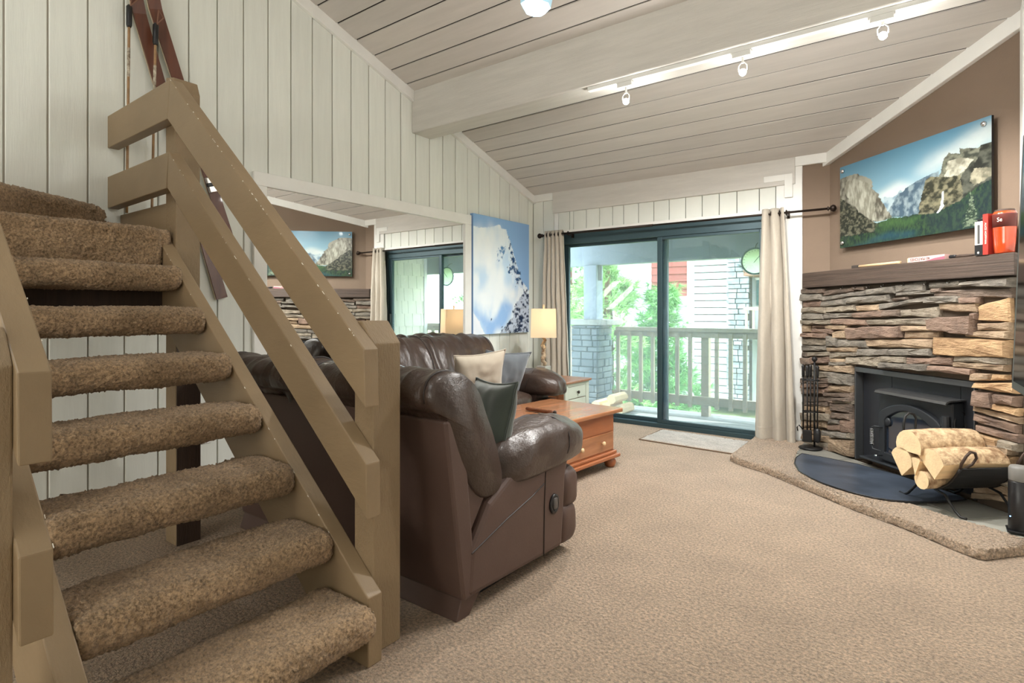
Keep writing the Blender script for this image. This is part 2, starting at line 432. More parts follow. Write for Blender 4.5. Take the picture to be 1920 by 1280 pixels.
def carpet_block(lx, ly, lz, r, res=.0055, jit=.0024, seed=1):
    """rounded carpet wrapped tread lying along y; x = depth, origin at centre"""
    g = np.random.default_rng(seed)
    per = []
    hx, hz = lx / 2 - r, lz / 2 - r
    na = max(6, int(r * PI / 2 / res))
    for cx_, cz_, a0 in ((hx, hz, 0), (-hx, hz, PI / 2), (-hx, -hz, PI), (hx, -hz, 1.5 * PI)):
        for k in range(na):
            a = a0 + PI / 2 * k / na
            per.append((cx_, cz_, math.cos(a), math.sin(a)))
        nx = {0: (-hx, hz), PI / 2: (-hx, -hz), PI: (hx, -hz), 1.5 * PI: (hx, hz)}[a0]
        a = a0 + PI / 2
        dist = math.hypot(nx[0] - cx_, nx[1] - cz_); ns = max(1, int(dist / res))
        for k in range(ns):
            t = k / ns
            per.append((cx_ + (nx[0] - cx_) * t, cz_ + (nx[1] - cz_) * t, math.cos(a), math.sin(a)))
    per = np.array(per); m = len(per)
    ny = int(ly / res); ys = np.linspace(-ly / 2, ly / 2, ny)
    e = .03
    d = np.clip((ly / 2 - np.abs(ys)) / e, 0, 1)
    shrink = e * (1 - np.sqrt(np.clip(1 - (1 - d) ** 2, 0, 1)))
    lump = np.zeros((ny, m))
    for fx, fy, amp in ((7, 5, .0022), (17, 13, .0016), (40, 31, .0011)):
        a = g.normal(size=(fy + 2, fx + 2)); a[:, -2:] = a[:, :2]
        yi = np.linspace(0, fy, ny); xi = np.linspace(0, fx, m, endpoint=False)
        y0 = yi.astype(int).clip(0, fy); x0 = xi.astype(int); ty = (yi - y0)[:, None]; tx = (xi - x0)[None]
        ty = ty * ty * (3 - 2 * ty); tx = tx * tx * (3 - 2 * tx)
        q = (a[y0][:, x0] * (1 - tx) + a[y0][:, x0 + 1] * tx) * (1 - ty) + (a[y0 + 1][:, x0] * (1 - tx) + a[y0 + 1][:, x0 + 1] * tx) * ty
        lump += q * amp
    off = r + lump + g.normal(size=(ny, m)) * jit
    rr = off - shrink[:, None]
    V = np.zeros((ny, m, 3))
    V[:, :, 0] = per[None, :, 0] + per[None, :, 2] * rr
    V[:, :, 2] = per[None, :, 1] + per[None, :, 3] * rr
    V[:, :, 1] = ys[:, None] + g.normal(size=(ny, m)) * jit * .6
    i = np.arange(ny - 1)[:, None]; k = np.arange(m)[None]; l = (k + 1) % m
    F = np.stack([i * m + k, i * m + l, (i + 1) * m + l, (i + 1) * m + k], -1).reshape(-1, 4)
    F = [tuple(q) for q in F] + [tuple(range(m - 1, -1, -1)), tuple((ny - 1) * m + q for q in range(m))]
    return V.reshape(-1, 3), F

def carpet_mesh(name, *a, **k):
    v, f = carpet_block(*a, **k)
    me = bpy.data.meshes.new(name); me.from_pydata([tuple(p) for p in v], [], f); me.update()
    bm = bmesh.new(); bm.from_mesh(me); bmesh.ops.recalc_face_normals(bm, faces=bm.faces); bm.to_mesh(me); bm.free()
    me.polygons.foreach_set('use_smooth', [True] * len(me.polygons)); me.materials.append(M['shaded_carpet'])
    return me
tm = [carpet_mesh('tread', .305, .757, .116, .052, seed=s) for s in (1, 2)]
RX = Vector(st.location)
for i in range(7):
    o = mko('tread', tm[i % 2], st, loc=Vector((-1.470 - .2345 * i - .15, .8625, .222 + .199 * i - .058)) - RX)
    if i % 3 == 2: o.rotation_euler = (0, 0, PI); o.location.y += 0
mko('riser', carpet_mesh('riser', .09, .757, .250, .032, seed=4), st, loc=Vector((-3.145, .8625, 1.492)) - RX)
mko('landing', carpet_mesh('landing', .72, 1.90, .11, .035, res=.008, seed=5), st, loc=Vector((-3.485, .345, 1.562)) - RX)
# winder step turning towards the camera
wm = carpet_mesh('winder', .70, 1.75, .20, .05, res=.008, seed=6)
mko('winder', wm, st, loc=Vector((-3.755, .455, 1.712)) - RX, rot=(0, 0, math.atan2(.22, .33) + .0))
sp = lambda dz: [(-1.525, 0), (-1.525, .235), (-1.548, .252), (-3.16, 1.566), (-3.16, 1.19), (-1.705, 0)]
for y0, y1 in ((1.24, 1.30), (.425, .485)):
    mk('stringer', prism(sp(0), y0, y1), M['taupe'], st, bev=.004)
top = [(-1.540, .873), (-1.545, 1.070), (-3.030, 2.346), (-3.849, 2.330), (-3.849, 2.145), (-3.060, 2.155)]
mid = [(-1.530, .498), (-1.534, .685), (-3.045, 1.990), (-3.849, 1.978), (-3.849, 1.795), (-3.075, 1.812)]
for y0, y1, L_ in ((1.24, 1.30, True), (.335, .395, False)):
    for nm, pl in (('handrail', top), ('lower_rail', mid)):
        if L_:
            mk(nm, prism(pl[:3] + [(-3.060, pl[5][1])], y0, y1), M['taupe'], st, bev=.004)
            mk('level_rail', prism([pl[2], pl[3], pl[4], pl[5]], y0 + .001, y1 - .001), M['taupe'], st, bev=.004)
        else:
            mk(nm, prism(pl[:3] + [(-3.060, pl[5][1])], y0, y1), M['taupe'], st, bev=.004)
post = [(-1.570, 0), (-1.570, 1.085), (-1.635, 1.165), (-1.675, 1.165), (-1.675, 0)]
mk('newel_post', prism(post, 1.30, 1.425), M['taupe_rough'], st, bev=.005)
mk('newel_post', prism(post, .225, .335), M['taupe_rough'], st, bev=.005)
mk('newel_post', prism([(-3.105, 0), (-3.105, 2.33), (-3.135, 2.40), (-3.225, 2.42), (-3.225, 0)], 1.30, 1.42), M['taupe_rough'], st, bev=.005)
mk('newel_post', prism([(-3.105, 0), (-3.105, 2.33), (-3.135, 2.40), (-3.225, 2.42), (-3.225, 0)], .225, .335), M['taupe_rough'], st, bev=.005)
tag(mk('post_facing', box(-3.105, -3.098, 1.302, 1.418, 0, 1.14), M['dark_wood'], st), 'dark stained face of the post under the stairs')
mk('kick_board', box(-3.849, -3.225, 1.305, 1.345, 1.55, 1.765), M['taupe'], st, bev=.004)
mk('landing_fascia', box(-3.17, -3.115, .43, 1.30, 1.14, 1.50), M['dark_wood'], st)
mk('landing_joist', box(-3.84, -3.17, 1.25, 1.30, 1.32, 1.50), M['taupe'], st)
# chipped paint along the rail edges
def chips(pa, pb, n, yy):
    for k in range(n):
        t = random.random(); l = random.uniform(.003, .026) * random.random()
        x = pa[0] + (pb[0] - pa[0]) * t; z = pa[1] + (pb[1] - pa[1]) * t
        d = Vector((pb[0] - pa[0], pb[1] - pa[1])).normalized()
        w = random.uniform(.0008, .0032)
        yield (x, z, d, l, w, yy)
cv = []
for args in ((top[1], top[2], 34, 1.24), (mid[1], mid[2], 12, 1.24), ((-1.548, .252), (-3.16, 1.566), 14, 1.24), (top[1], top[2], 22, .395), (mid[1], mid[2], 6, .395)):
    for x, z, d, l, w, yy in chips(*args):
        n_ = Vector((-d.y, d.x))
        if n_.y > 0: n_ = -n_
        a = Vector((x, z)) + n_ * -.0005; b = a + d * l; s = .0010 if yy > 1 else -.0010
        q = [a, b, b + n_ * w, a + d * l * .3 + n_ * w * 1.3]
        cv.append(([(p.x, yy - s, p.y) for p in q] + [(p.x, yy + s * .5, p.y) for p in q], [(0, 1, 2, 3), (7, 6, 5, 4), (0, 4, 5, 1), (1, 5, 6, 2), (2, 6, 7, 3), (3, 7, 4, 0)]))
pc = mk('paint_chips', join(*cv), M['chip'], st); pc['kind'] = 'stuff'

# ------------------------------------------------------------------ skis and poles on the left wall
M['ski'] = mat('varnished_ski_wood', C(92, 50, 32), 0.42, var=0.3, vs=4, st=(1, 6, .5), coat=.4)
M['ski_edge'] = mat('pale_ski_edge', C(200, 186, 160), 0.4)
def ski(pa, pb, w, x, label, bind):
    a, b = Vector(pa), Vector(pb)
    d = (a - b); L_ = d.length; d.normalize(); s = Vector((d.y, -d.x))
    r = thing('ski', label, 'ski', (x, (pa[0] + pb[0]) / 2, pb[1]), 0, 'wooden skis hung on the plank wall')
    prof = []
    n = 24
    for i in range(n + 1):
        t = i / n
        ww = w * (.86 + .14 * abs(2 * t - .9))
        if t > .9: ww *= math.sqrt(max(0.0, 1 - ((t - .9) / .1) ** 2)) * .95 + .05
        c = b + d * L_ * t
        xx = x + (.0 if t < .86 else (t - .86) ** 2 * 6)
        prof.append((c, ww, xx))
    def strip(k, t0, t1):
        v = []; f = []
        for c, ww, xx in prof:
            for sg in (-1, 1):
                for tt in (t0, t1):
                    p = c + s * sg * ww / 2 * k
                    v.append((xx + tt, p.x, p.y))
        for i in range(n):
            o = i * 4
            f += [(o, o + 4, o + 6, o + 2), (o + 1, o + 3, o + 7, o + 5), (o, o + 1, o + 5, o + 4), (o + 2, o + 6, o + 7, o + 3)]
        f += [(0, 2, 3, 1), (4 * n, 4 * n + 1, 4 * n + 3, 4 * n + 2)]
        return v, f
    mk('ski_body', strip(1, -.006, .006), M['ski'], r)
    mk('ski_edge', strip(1.08, -.010, -.004), M['ski_edge'], r)
    if bind:
        c = b + d * L_ * bind
        bo = mk('binding', xf(box(-.004, .02, -.035, .035, -.05, .05), (x + .008, c.x, c.y), rx=math.atan2(-d.x, d.y)), M['steel'], r, bev=.006)
        mk('toe_strap', xf(box(-.004, .016, -.045, .045, -.012, .012), (x + .024, c.x, c.y), rx=math.atan2(-d.x, d.y)), M['black_plastic'], bo, bev=.004)
    return r
ski((1.325, 3.22), (1.886, 1.285), .075, -3.82, 'varnished wooden ski nearer the stair wall, its tail ending lowest', None)
ski((1.41, 3.24), (1.95, 1.60), .075, -3.805, 'varnished wooden ski with a metal toe binding, right of the other ski', .26)
def pole(y0, z0, y1, z1, x, label):
    r = thing('ski_pole', label, 'ski pole', (x, y1, z1), 0, 'bamboo ski poles hung on the plank wall')
    P = lambda t: (x, y1 + (y0 - y1) * t, z1 + (z0 - z1) * t)
    mk('shaft', tube([P(t / 8) for t in range(9)], [.0075] * 9, 8), M['ski_edge'] if False else mat('bamboo', C(150, 116, 78), .4, var=.2, vs=3, st=(1, 1, 8)), r, smooth=True)
    mk('grip', tube([P(.90), P(.91), P(1.0), P(1.01)], [.010, .015, .016, .008], 10), M['black_plastic'], r, smooth=True)
    mk('label_band', tube([P(.66), P(.80)], .0085, 8), mat('printed_band', C(206, 196, 176), .5, col2=C(90, 70, 50), vs=40), r)
    mk('basket', join(tube([(x + .05 * math.cos(a), P(.07)[1] + .05 * math.sin(a), P(.07)[2]) for a in np.linspace(0, 2 * PI, 17)[:-1]], .004, 6, True),
                      tube([(x - .05, P(.07)[1], P(.07)[2]), (x + .05, P(.07)[1], P(.07)[2])], .003, 6), tube([(x, P(.07)[1] - .05, P(.07)[2]), (x, P(.07)[1] + .05, P(.07)[2])], .003, 6)), M['black_plastic'], r)
    mk('wrist_strap', tube([(x + .01, P(1)[1], P(1)[2]), (x + .02, P(1)[1] + .035, P(1)[2] + .05), (x + .015, P(1)[1] + .01, P(1)[2] + .09), (x + .01, P(.97)[1], P(.97)[2])], .004, 6), mat('leather_strap', C(120, 84, 66), .6), r)
pole(1.335, 2.988, 1.322, 1.775, -3.80, 'slim bamboo ski pole with a black grip, left of both skis')
pole(1.465, 2.924, 1.442, 1.70, -3.77, 'slim bamboo ski pole hanging between the two skis')

# outlet under the stairs
ot = thing('wall_outlet', 'small white outlet plate low on the plank wall under the stairs', 'outlet', (XL + .003, 1.79, .34))
mk('plate', box(XL, XL + .008, 1.755, 1.825, .33, .45), M['trim'], ot, bev=.003)
mk('socket', box(XL + .008, XL + .011, 1.772, 1.808, .35, .43), M['black_plastic'], ot, bev=.002)

# ------------------------------------------------------------------ mirror and snow canvas
mr = thing('wall_mirror', 'large rectangular wall mirror in a plain white frame', 'mirror', (XL, 3.27, .62))
my0, my1, mz0, mz1, fwid = 2.11, 4.436, .62, 2.184, .098
for a in ((my0, my1, mz1 - fwid, mz1), (my0, my1, mz0, mz0 + fwid), (my0, my0 + fwid, mz0 + fwid, mz1 - fwid), (my1 - fwid, my1, mz0 + fwid, mz1 - fwid)):
    mk('frame', box(XL + .002, XL + .030, *a), M['trim'], mr, bev=.004)
mk('mirror_glass', box(XL + .004, XL + .014, my0 + fwid, my1 - fwid, mz0 + fwid, mz1 - fwid), M['mirror'], mr)

def fbm(s, t, fx, fy, seed, octv=4):
    out = np.zeros_like(s); amp = .5; g = np.random.default_rng(seed); tot = 0
    for o in range(octv):
        nx, ny_ = int(fx * 2 ** o) + 3, int(fy * 2 ** o) + 3
        a = g.random((ny_, nx))
        xi = np.clip(s, 0, .999) * (nx - 2); yi = np.clip(t, 0, .999) * (ny_ - 2)
        x0 = xi.astype(int); y0 = yi.astype(int); tx = xi - x0; ty = yi - y0
        tx = tx * tx * (3 - 2 * tx); ty = ty * ty * (3 - 2 * ty)
        out += amp * ((a[y0, x0] * (1 - tx) + a[y0, x0 + 1] * tx) * (1 - ty) + (a[y0 + 1, x0] * (1 - tx) + a[y0 + 1, x0 + 1] * tx) * ty)
        tot += amp; amp *= .55
    return out / tot
def inpoly(s, t, poly):
    r = np.zeros(s.shape, bool); n = len(poly)
    for i in range(n):
        (x0, y0), (x1, y1) = poly[i], poly[(i + 1) % n]
        c = ((y0 > t) != (y1 > t))
        with np.errstate(divide='ignore', invalid='ignore'):
            r ^= c & (s < (x1 - x0) * (t - y0) / ((y1 - y0) if y1 != y0 else 1e-9) + x0)
    return r
class Art:
    def __init__(self, nx, ny_):
        self.nx, self.ny = nx, ny_
        self.s, self.t = np.meshgrid(np.linspace(0, 1, nx), np.linspace(0, 1, ny_))
        self.c = np.zeros((ny_, nx, 3))
    def layer(self, poly, a, b, fx, fy, seed, rough=.012, lo=.35, hi=.65, alpha=1.0, octv=4):
        s, t = self.s, self.t
        dx = (fbm(s, t, 40, 40, seed + 50, 3) - .5) * 2 * rough; dy = (fbm(s, t, 40, 40, seed + 90, 3) - .5) * 2 * rough
        m = inpoly(s + dx, t + dy, poly) if poly else np.ones(s.shape, bool)
        f = np.clip((fbm(s, t, fx, fy, seed, octv) - lo) / (hi - lo), 0, 1)[..., None]
        col = np.array(C(*a)) * (1 - f) + np.array(C(*b)) * f
        k = (m[..., None] * alpha)
        self.c = self.c * (1 - k) + col * k
    def soft(self, poly, col, alpha, seed, rough=.05):
        s, t = self.s, self.t
        dx = (fbm(s, t, 9, 9, seed, 5) - .5) * 2.4 * rough; dy = (fbm(s, t, 9, 9, seed + 40, 5) - .5) * 2.4 * rough
        m = inpoly(s + dx, t + dy, poly).astype(float)
        for ax, n_ in ((0, self.ny), (1, self.nx)):
            w = max(1, int(n_ * rough * .55)); kr = np.ones(2 * w + 1) / (2 * w + 1)
            for _ in range(2):
                m = np.apply_along_axis(lambda q: np.convolve(np.pad(q, w, mode='edge'), kr, mode='valid'), ax, m)
        k = (np.clip(m * (.75 + .5 * fbm(s, t, 12, 12, seed + 7, 4)), 0, 1) * alpha)[..., None]
        self.c = self.c * (1 - k) + np.array(C(*col)) * k
    def mesh(self, name, point, m, parent=None, world=True):
        nx, ny_ = self.nx, self.ny
        v = [point(i / (nx - 1), j / (ny_ - 1)) for j in range(ny_) for i in range(nx)]
        f = [(j * nx + i, j * nx + i + 1, (j + 1) * nx + i + 1, (j + 1) * nx + i) for j in range(ny_ - 1) for i in range(nx - 1)]
        me = bpy.data.meshes.new(name); me.from_pydata(v, [], f); me.update()
        at = me.color_attributes.new('print', 'FLOAT_COLOR', 'POINT')
        rgba = np.ones((ny_ * nx, 4), np.float32); rgba[:, :3] = self.c.reshape(-1, 3)
        at.data.foreach_set('color', rgba.ravel()); me.materials.append(m)
        return mko(name, me, parent, world=world)

sc = Art(110, 140)
sc.c[:] = np.array(C(150, 190, 232)); k = sc.t[..., None]
sc.c = sc.c * (1 - k * .35) + np.array(C(120, 160, 212)) * k * .35
sc.layer([(-.01, .895), (.132, .891), (.276, .91), (.444, .949), (.473, .915), (.56, .914), (.6, .853), (.68, .747), (.742, .638), (.826, .491), (1.01, .382), (1.01, -.01), (-.01, -.01)], (196, 222, 246), (236, 245, 252), 6, 4, 3, .008)
sc.soft([(-.01, .86), (.30, .88), (.50, .90), (.55, .78), (.40, .62), (.30, .50), (.15, .55), (-.01, .62)], (245, 250, 254), .75, 11, .08)
sc.soft([(-.01, .235), (.138, .176), (.302, .106), (.469, .272), (.665, .277), (.686, .183), (.471, .042), (.321, .0), (.229, .0)], (138, 182, 234), .9, 31, .05)
sc.soft([(.30, .60), (.505, .60), (.545, .422), (.704, .372), (.745, .307), (.507, .291), (.375, .179), (.302, .10), (.291, .214), (.0, .27), (.0, .36), (.136, .406)], (240, 247, 252), .9, 51, .06)
sc.layer([(.6, .848), (.64, .81), (.691, .701), (.742, .638), (.794, .565), (.911, .379), (.827, .414), (.744, .43), (.713, .542), (.643, .52), (.583, .535), (.592, .592), (.661, .633), (.631, .725)], (32, 74, 120), (214, 230, 246), 22, 34, 70, .03, .42, .56)
sc.layer([(.42, .746), (.561, .757), (.542, .718), (.447, .638), (.399, .653)], (90, 136, 186), (222, 236, 250), 26, 34, 80, .04, .40, .52)
sc.layer([(.911, .379), (1.01, .362), (1.01, -.01), (.42, -.01), (.51, .061), (.666, .126), (.706, .23), (.807, .318)], (24, 44, 74), (196, 208, 226), 26, 46, 90, .04, .40, .56)
sc.layer([(-.01, .20), (.10, .10), (.20, -.01), (-.01, -.01)], (222, 234, 246), (236, 242, 250), 4, 4, 95, .01)
sc.layer([(.29, .115), (.305, .115), (.308, .135), (.292, .135)], (40, 70, 110), (40, 70, 110), 4, 4, 96, .004)
cp = thing('snow_canvas', 'tall canvas print of a blue snowy peak with a powder cloud', 'picture', (XL, 4.945, .955))
mk('canvas_edge', box(XL + .002, XL + .042, 4.445, 5.446, .955, 2.208), mat('pale_blue_canvas_edge', C(128, 164, 206), .6), cp)
sc.mesh('canvas_print', lambda s, t: (XL + .0430, 4.446 + s * .999, .956 + t * 1.251), vcol_mat('snow_print', .55, .3), cp)

# ------------------------------------------------------------------ sofas
M['seam'] = mat('dark_seam_piping', C(38, 28, 24), .5)
def puff(prof, x0, x1, seed, ns=34, npf=56):
    P_ = [Vector((a, b)) for a, b in prof]; n = len(P_); ring = []
    for q in range(npf):
        t = q * n / npf; i = int(t); u = t - i
        p0, p1, p2, p3 = P_[i - 1], P_[i], P_[(i + 1) % n], P_[(i + 2) % n]
        ring.append(.5 * ((2 * p1) + (p2 - p0) * u + (2 * p0 - 5 * p1 + 4 * p2 - p3) * u * u + (3 * p1 - p0 - 3 * p2 + p3) * u ** 3))
    c = sum(ring, Vector((0, 0))) / npf
    V, F = [], []
    for j in range(ns + 1):
        t = j / ns; x = x0 + (x1 - x0) * t
        e = min(t, 1 - t) * (x1 - x0)
        kk = 1 - .075 * max(0, 1 - e / .05) ** 2 + .018 * (1 - (2 * t - 1) ** 4)
        for q, p in enumerate(ring):
            d = (p - c)
            w_ = .030 * (noise.noise(Vector((x * 15 + seed, p.x * 4, p.y * 3.2))) + .55 * noise.noise(Vector((x * 34 + seed, p.x * 8, p.y * 6)))) * min(1, e / .06 + .25)
            up = max(0, min(1, (p.y - .55) / .35))
            pp = c + d * kk + d.normalized() * w_ * (.35 + .65 * up)
            V.append((x, pp.x, pp.y))
    m = npf
    for j in range(ns):
        for q in range(m):
            l = (q + 1) % m; F.append((j * m + q, j * m + l, (j + 1) * m + l, (j + 1) * m + q))
    for j in (0, ns):
        V.append((x0 - .004 if j == 0 else x1 + .004, c.x, c.y)); o = len(V) - 1
        F += [(j * m + q, j * m + (q + 1) % m, o) for q in range(m)]
    return V, F
def make_sofa(name, label, Wd, loc, rz, seed):
    r = thing(name, label, 'sofa', loc, rz)
    h = Wd / 2; lea = M['leather']; vin = M['vinyl']
    k = dict(world=False)
    mk('base', box(-h + .10, h - .10, -.30, .30, .0, .10), M['black_plastic'], r, **k)
    for sx in (-1, 1):
        mk('skid', prism([(-.375, .0), (-.30, .0), (-.22, .085), (-.345, .085)], sx * (h - .02), sx * (h - .40), 'x'), M['vinyl'], r, bev=.004, **k)
    # back panel leaning backwards
    mk('back_panel', prism([(-.352, .075), (-.27, .075), (-.35, .79), (-.455, .79)], -h + .004, h - .004, 'x'), vin, r, bev=.012, **k)
    for sx in (-1, 1):
        x0, x1 = sorted((sx * h, sx * (h - .24)))
        mk('side_panel', prism([(-.335, .075), (.37, .055), (.405, .40), (.44, .50), (.10, .54), (-.05, .50), (-.20, .42), (-.315, .26)], x0, x1, 'x'), vin, r, bev=.025, seg=3, **k)
        mk('wing', prism([(-.345, .25), (-.275, .34), (-.20, .44), (-.24, .60), (-.30, .79), (-.44, .79)], sx * (h - .022), sx * (h - .10), 'x'), vin, r, bev=.01, **k)
        # padded arm
        def af(q, p, sx=sx):
            p = wob(.013, 7, seed + sx * 3, (2.2, .7, 1))(q, p)
            yy = (q.y + 1) / 2
            p.z += .055 * yy - .10 * max(0, yy - .62) ** 1.4 * 2.2
            p.z += .02 * math.cos(q.x * 1.5)
            return p
        ar = mk('armrest', rbox(sx * (h - .125), .265, .515, .325, .74, .225, 16, 3.2, af), lea, r, smooth=True, **k)
        mk('arm_seam', tube([(sx * (h - .125) + .168 * math.cos(a), .36 + .02 * math.sin(a * 2), .548 + .118 * math.sin(a) + (.018 if math.sin(a) > 0 else 0)) for a in np.linspace(0, 2 * PI, 29)[:-1]], .0035, 6, True), M['seam'], ar, smooth=True, **k)
        mk('arm_front', rbox(sx * (h - .135), .455, .315, .27, .17, .215, 10, 4, wob(.008, 9, seed)), vin, r, smooth=True, **k)
        mk('arm_front', rbox(sx * (h - .135), .440, .145, .27, .16, .215, 10, 4.5, wob(.006, 9, seed + 2)), vin, r, smooth=True, **k)
        sd_ = mk('panel_seam', tube([(sx * (h + .001), .20, .065), (sx * (h + .001), .205, .30), (sx * (h + .001), .22, .50)], .003, 6), M['seam'], r, **k)
        mk('panel_seam', tube([(sx * (h + .001), -.31, .25), (sx * (h + .001), -.08, .32), (sx * (h + .001), .10, .365), (sx * (h + .001), .205, .40)], .003, 6), M['seam'], r, **k)
        lv = mk('recliner_lever', xf(lathe([(.030, 0), (.047, .002), (.047, .010), (.034, .014), (.030, .006)], 24), (sx * (h - .002), .285, .285), ry=sx * PI / 2, s=(1, .8, 1)), M['black_plastic'], r, smooth=True, **k)
        mk('lever_handle', rbox(sx * (h + .010), .285, .288, .012, .036, .055, 6, 4), mat('grey_lever', C(84, 80, 78), .4), lv, smooth=True, **k)
    n = 2
    for i in range(n):
        x0 = -h + i * Wd / n; x1 = x0 + Wd / n; cx_ = (x0 + x1) / 2; w = Wd / n
        prof_ = [(-.445, .795), (-.510, .835), (-.525, .895), (-.485, .948), (-.405, .968), (-.320, .948), (-.255, .88), (-.210, .79), (-.155, .68), (-.105, .54), (-.100, .46), (-.150, .425), (-.26, .46), (-.37, .62)]
        V_, F_ = puff(prof_, x0 + .004, x1 - .004, seed + i * 7.3); ring_ = V_[56 * 2:56 * 3]
        bc = mk('back_cushion', (V_, F_), lea, r, smooth=True, **k)
        for s2 in (-1, 1):
            xs_ = cx_ + s2 * (w / 2 - .012)
            rg = V_[56 * (2 if s2 < 0 else 32):56 * (3 if s2 < 0 else 33)]
            mk('cushion_seam', tube(rg[6:46], .0045, 6), M['seam'], bc, smooth=True, **k)
        sw = (Wd - .50) / n; sx0 = -Wd / 2 + .25 + sw * (i + .5)
        mk('seat_cushion', rbox(sx0, .14, .415, sw - .008, .66, .19, 16, 4.0, wob(.014, 6, seed + 40 + i * 3)), lea, r, smooth=True, **k)
        fr = mk('footrest', rbox(sx0, .455, .315, sw - .008, .15, .20, 12, 4.0, wob(.010, 8, seed + 60 + i)), lea, r, smooth=True, **k)
        mk('footrest_roll', rbox(sx0, .44, .145, sw - .008, .14, .19, 12, 4.0, wob(.010, 8, seed + 70 + i)), lea, fr, smooth=True, **k)
    return r
make_sofa('recliner_loveseat', 'brown leather reclining loveseat whose back faces the stairs', 1.66, (-2.285, 2.0, 0), 0, 1.0)
make_sofa('recliner_sofa', 'brown leather reclining sofa against the plank wall under the mirror', 1.70, (-3.245, 3.53, 0), -PI / 2, 9.0)

def pillow(name, label, size, thick, loc, rot, m, seed, sx=1.0):
    n = 26; v = []; idx = {}
    def pt(i, j, sg):
        u, w = -1 + 2 * i / n, -1 + 2 * j / n
        e = (1 - abs(u) ** 2.6) * (1 - abs(w) ** 2.6)
        t = thick / 2 * max(0, e) ** .55
        pin = .10 * (1 - w * w) * abs(u) ** 3; pin2 = .10 * (1 - u * u) * abs(w) ** 3
        x = u * (1 - pin) * size / 2 * sx; z = w * (1 - pin2) * size / 2
        nz = noise.noise(Vector((x * 9 + seed, z * 9, sg))) * .018 * e + noise.noise(Vector((x * 22 + seed, z * 18, sg))) * .007 * e
        edge = (abs(u) > .999 or abs(w) > .999)
        return (x, sg * t + nz + (.006 * noise.noise(Vector((x * 14, z * 14, seed)))) , z)
    V, F = [], []
    for sg in (-1, 1):
        for j in range(n + 1):
            for i in range(n + 1):
                if sg == 1 and (i in (0, n) or j in (0, n)): idx[(sg, i, j)] = idx[(-1, i, j)]
                else:
                    idx[(sg, i, j)] = len(V); V.append(pt(i, j, sg))
        for j in range(n):
            for i in range(n):
                F.append((idx[(sg, i, j)], idx[(sg, i + 1, j)], idx[(sg, i + 1, j + 1)], idx[(sg, i, j + 1)]))
    r = thing(name, label, 'pillow', loc, 0, 'throw pillows on the sofas')
    r.rotation_euler = rot
    mk('cover', (V, F), m, r, smooth=True, world=False)
    ring = [(i, 0) for i in range(n)] + [(n, j) for j in range(n)] + [(i, n) for i in range(n, 0, -1)] + [(0, j) for j in range(n, 0, -1)]
    mk('piping', tube([Vector(V[idx[(-1, i, j)]]) * 1.01 for i, j in ring], .005, 6, True), m, r, smooth=True, world=False)
    return r
M['p_beige'] = mat('beige_linen_pillow', C(172, 162, 146), .9, var=.05, vs=12, bump=.2, bs=300, bdist=.002, sheen=.3)
M['p_grey'] = mat('slate_velvet_pillow', C(92, 98, 104), .85, var=.12, vs=8, bump=.1, bs=300, bdist=.002, sheen=.5)
M['p_green'] = mat('dark_green_grey_pillow', C(64, 72, 64), .85, var=.12, vs=8, bump=.1, bs=300, bdist=.002, sheen=.4)
pillow('throw_pillow', 'square beige linen pillow leaning on the sofa under the mirror', .45, .17, (-3.01, 3.585, .655), (math.radians(-20), math.radians(5), math.radians(-118)), M['p_beige'], 2.0)
pillow('throw_pillow', 'slate grey velvet pillow behind the beige one beside the sofa arm', .46, .17, (-3.03, 3.93, .64), (math.radians(-22), math.radians(-4), math.radians(-110)), M['p_grey'], 5.0)
pillow('throw_pillow', 'dark green grey pillow wedged in the corner of the loveseat by its arm', .42, .15, (-1.685, 2.07, .668), (math.radians(-14), math.radians(-3), math.radians(-24)), M['p_green'], 8.0)

# ------------------------------------------------------------------ coffee table, stick, end table, lamp
ct = thing('coffee_table', 'honey pine coffee table chest with drawer and bun feet', 'coffee table', (-2.345, 3.58, 0), math.radians(-5))
k = dict(world=False)
mk('table_top', box(-.350, .360, -.51, .51, .418, .450), M['pine'], ct, bev=.010, seg=3, **k)
mk('case', box(-.315, .315, -.44, .44, .125, .418), M['pine_side'], ct, bev=.003, **k)
mk('plinth', join(box(-.335, .335, -.46, .46, .105, .130), box(-.355, .355, -.48, .48, .078, .105)), M['pine_side'], ct, bev=.008, seg=3, **k)
dw = mk('drawer', box(.300, .321, -.425, .425, .140, .275), M['pine'], ct, bev=.004, **k)
for yy in (-.02, .26):
    mk('knob', xf(lathe([(.006, 0), (.007, .012), (.016, .018), (.018, .027), (.010, .034)], 14), (.320, yy, .21), ry=PI / 2), M['tan'], dw, smooth=True, **k)
mk('upper_panel', box(.300, .319, -.425, .425, .283, .412), M['pine_side'], ct, bev=.003, **k)
for sx in (-1, 1):
    for sy in (-1, 1):
        mk('bun_foot', lathe([(.030, 0), (.040, .012), (.047, .035), (.045, .055), (.032, .070), (.034, .079)], 18, (sx * .295, sy * .42, 0)), M['pine_side'], ct, smooth=True, **k)
stk = thing('carved_stick', 'short carved brown wooden stick lying on the coffee table', 'stick', (-2.335, 3.48, .4505), math.radians(-4))
mk('stick_body', tube([(-.13 + .26 * t / 14, .003 * math.sin(t * 1.7), .017) for t in range(15)], [.010, .014, .015, .013, .015, .013, .015, .013, .016, .014, .016, .014, .017, .016, .012], 10), mat('brown_carved_wood', C(112, 66, 38), .4, var=.3, vs=30, bump=.6, bs=60), stk, smooth=True, **k)
mk('stick_end', xf(lathe([(.012, -.008), (.017, 0), (.012, .010)], 12), (.135, 0, .0175), ry=PI / 2), M['bronze'], stk, smooth=True, **k)

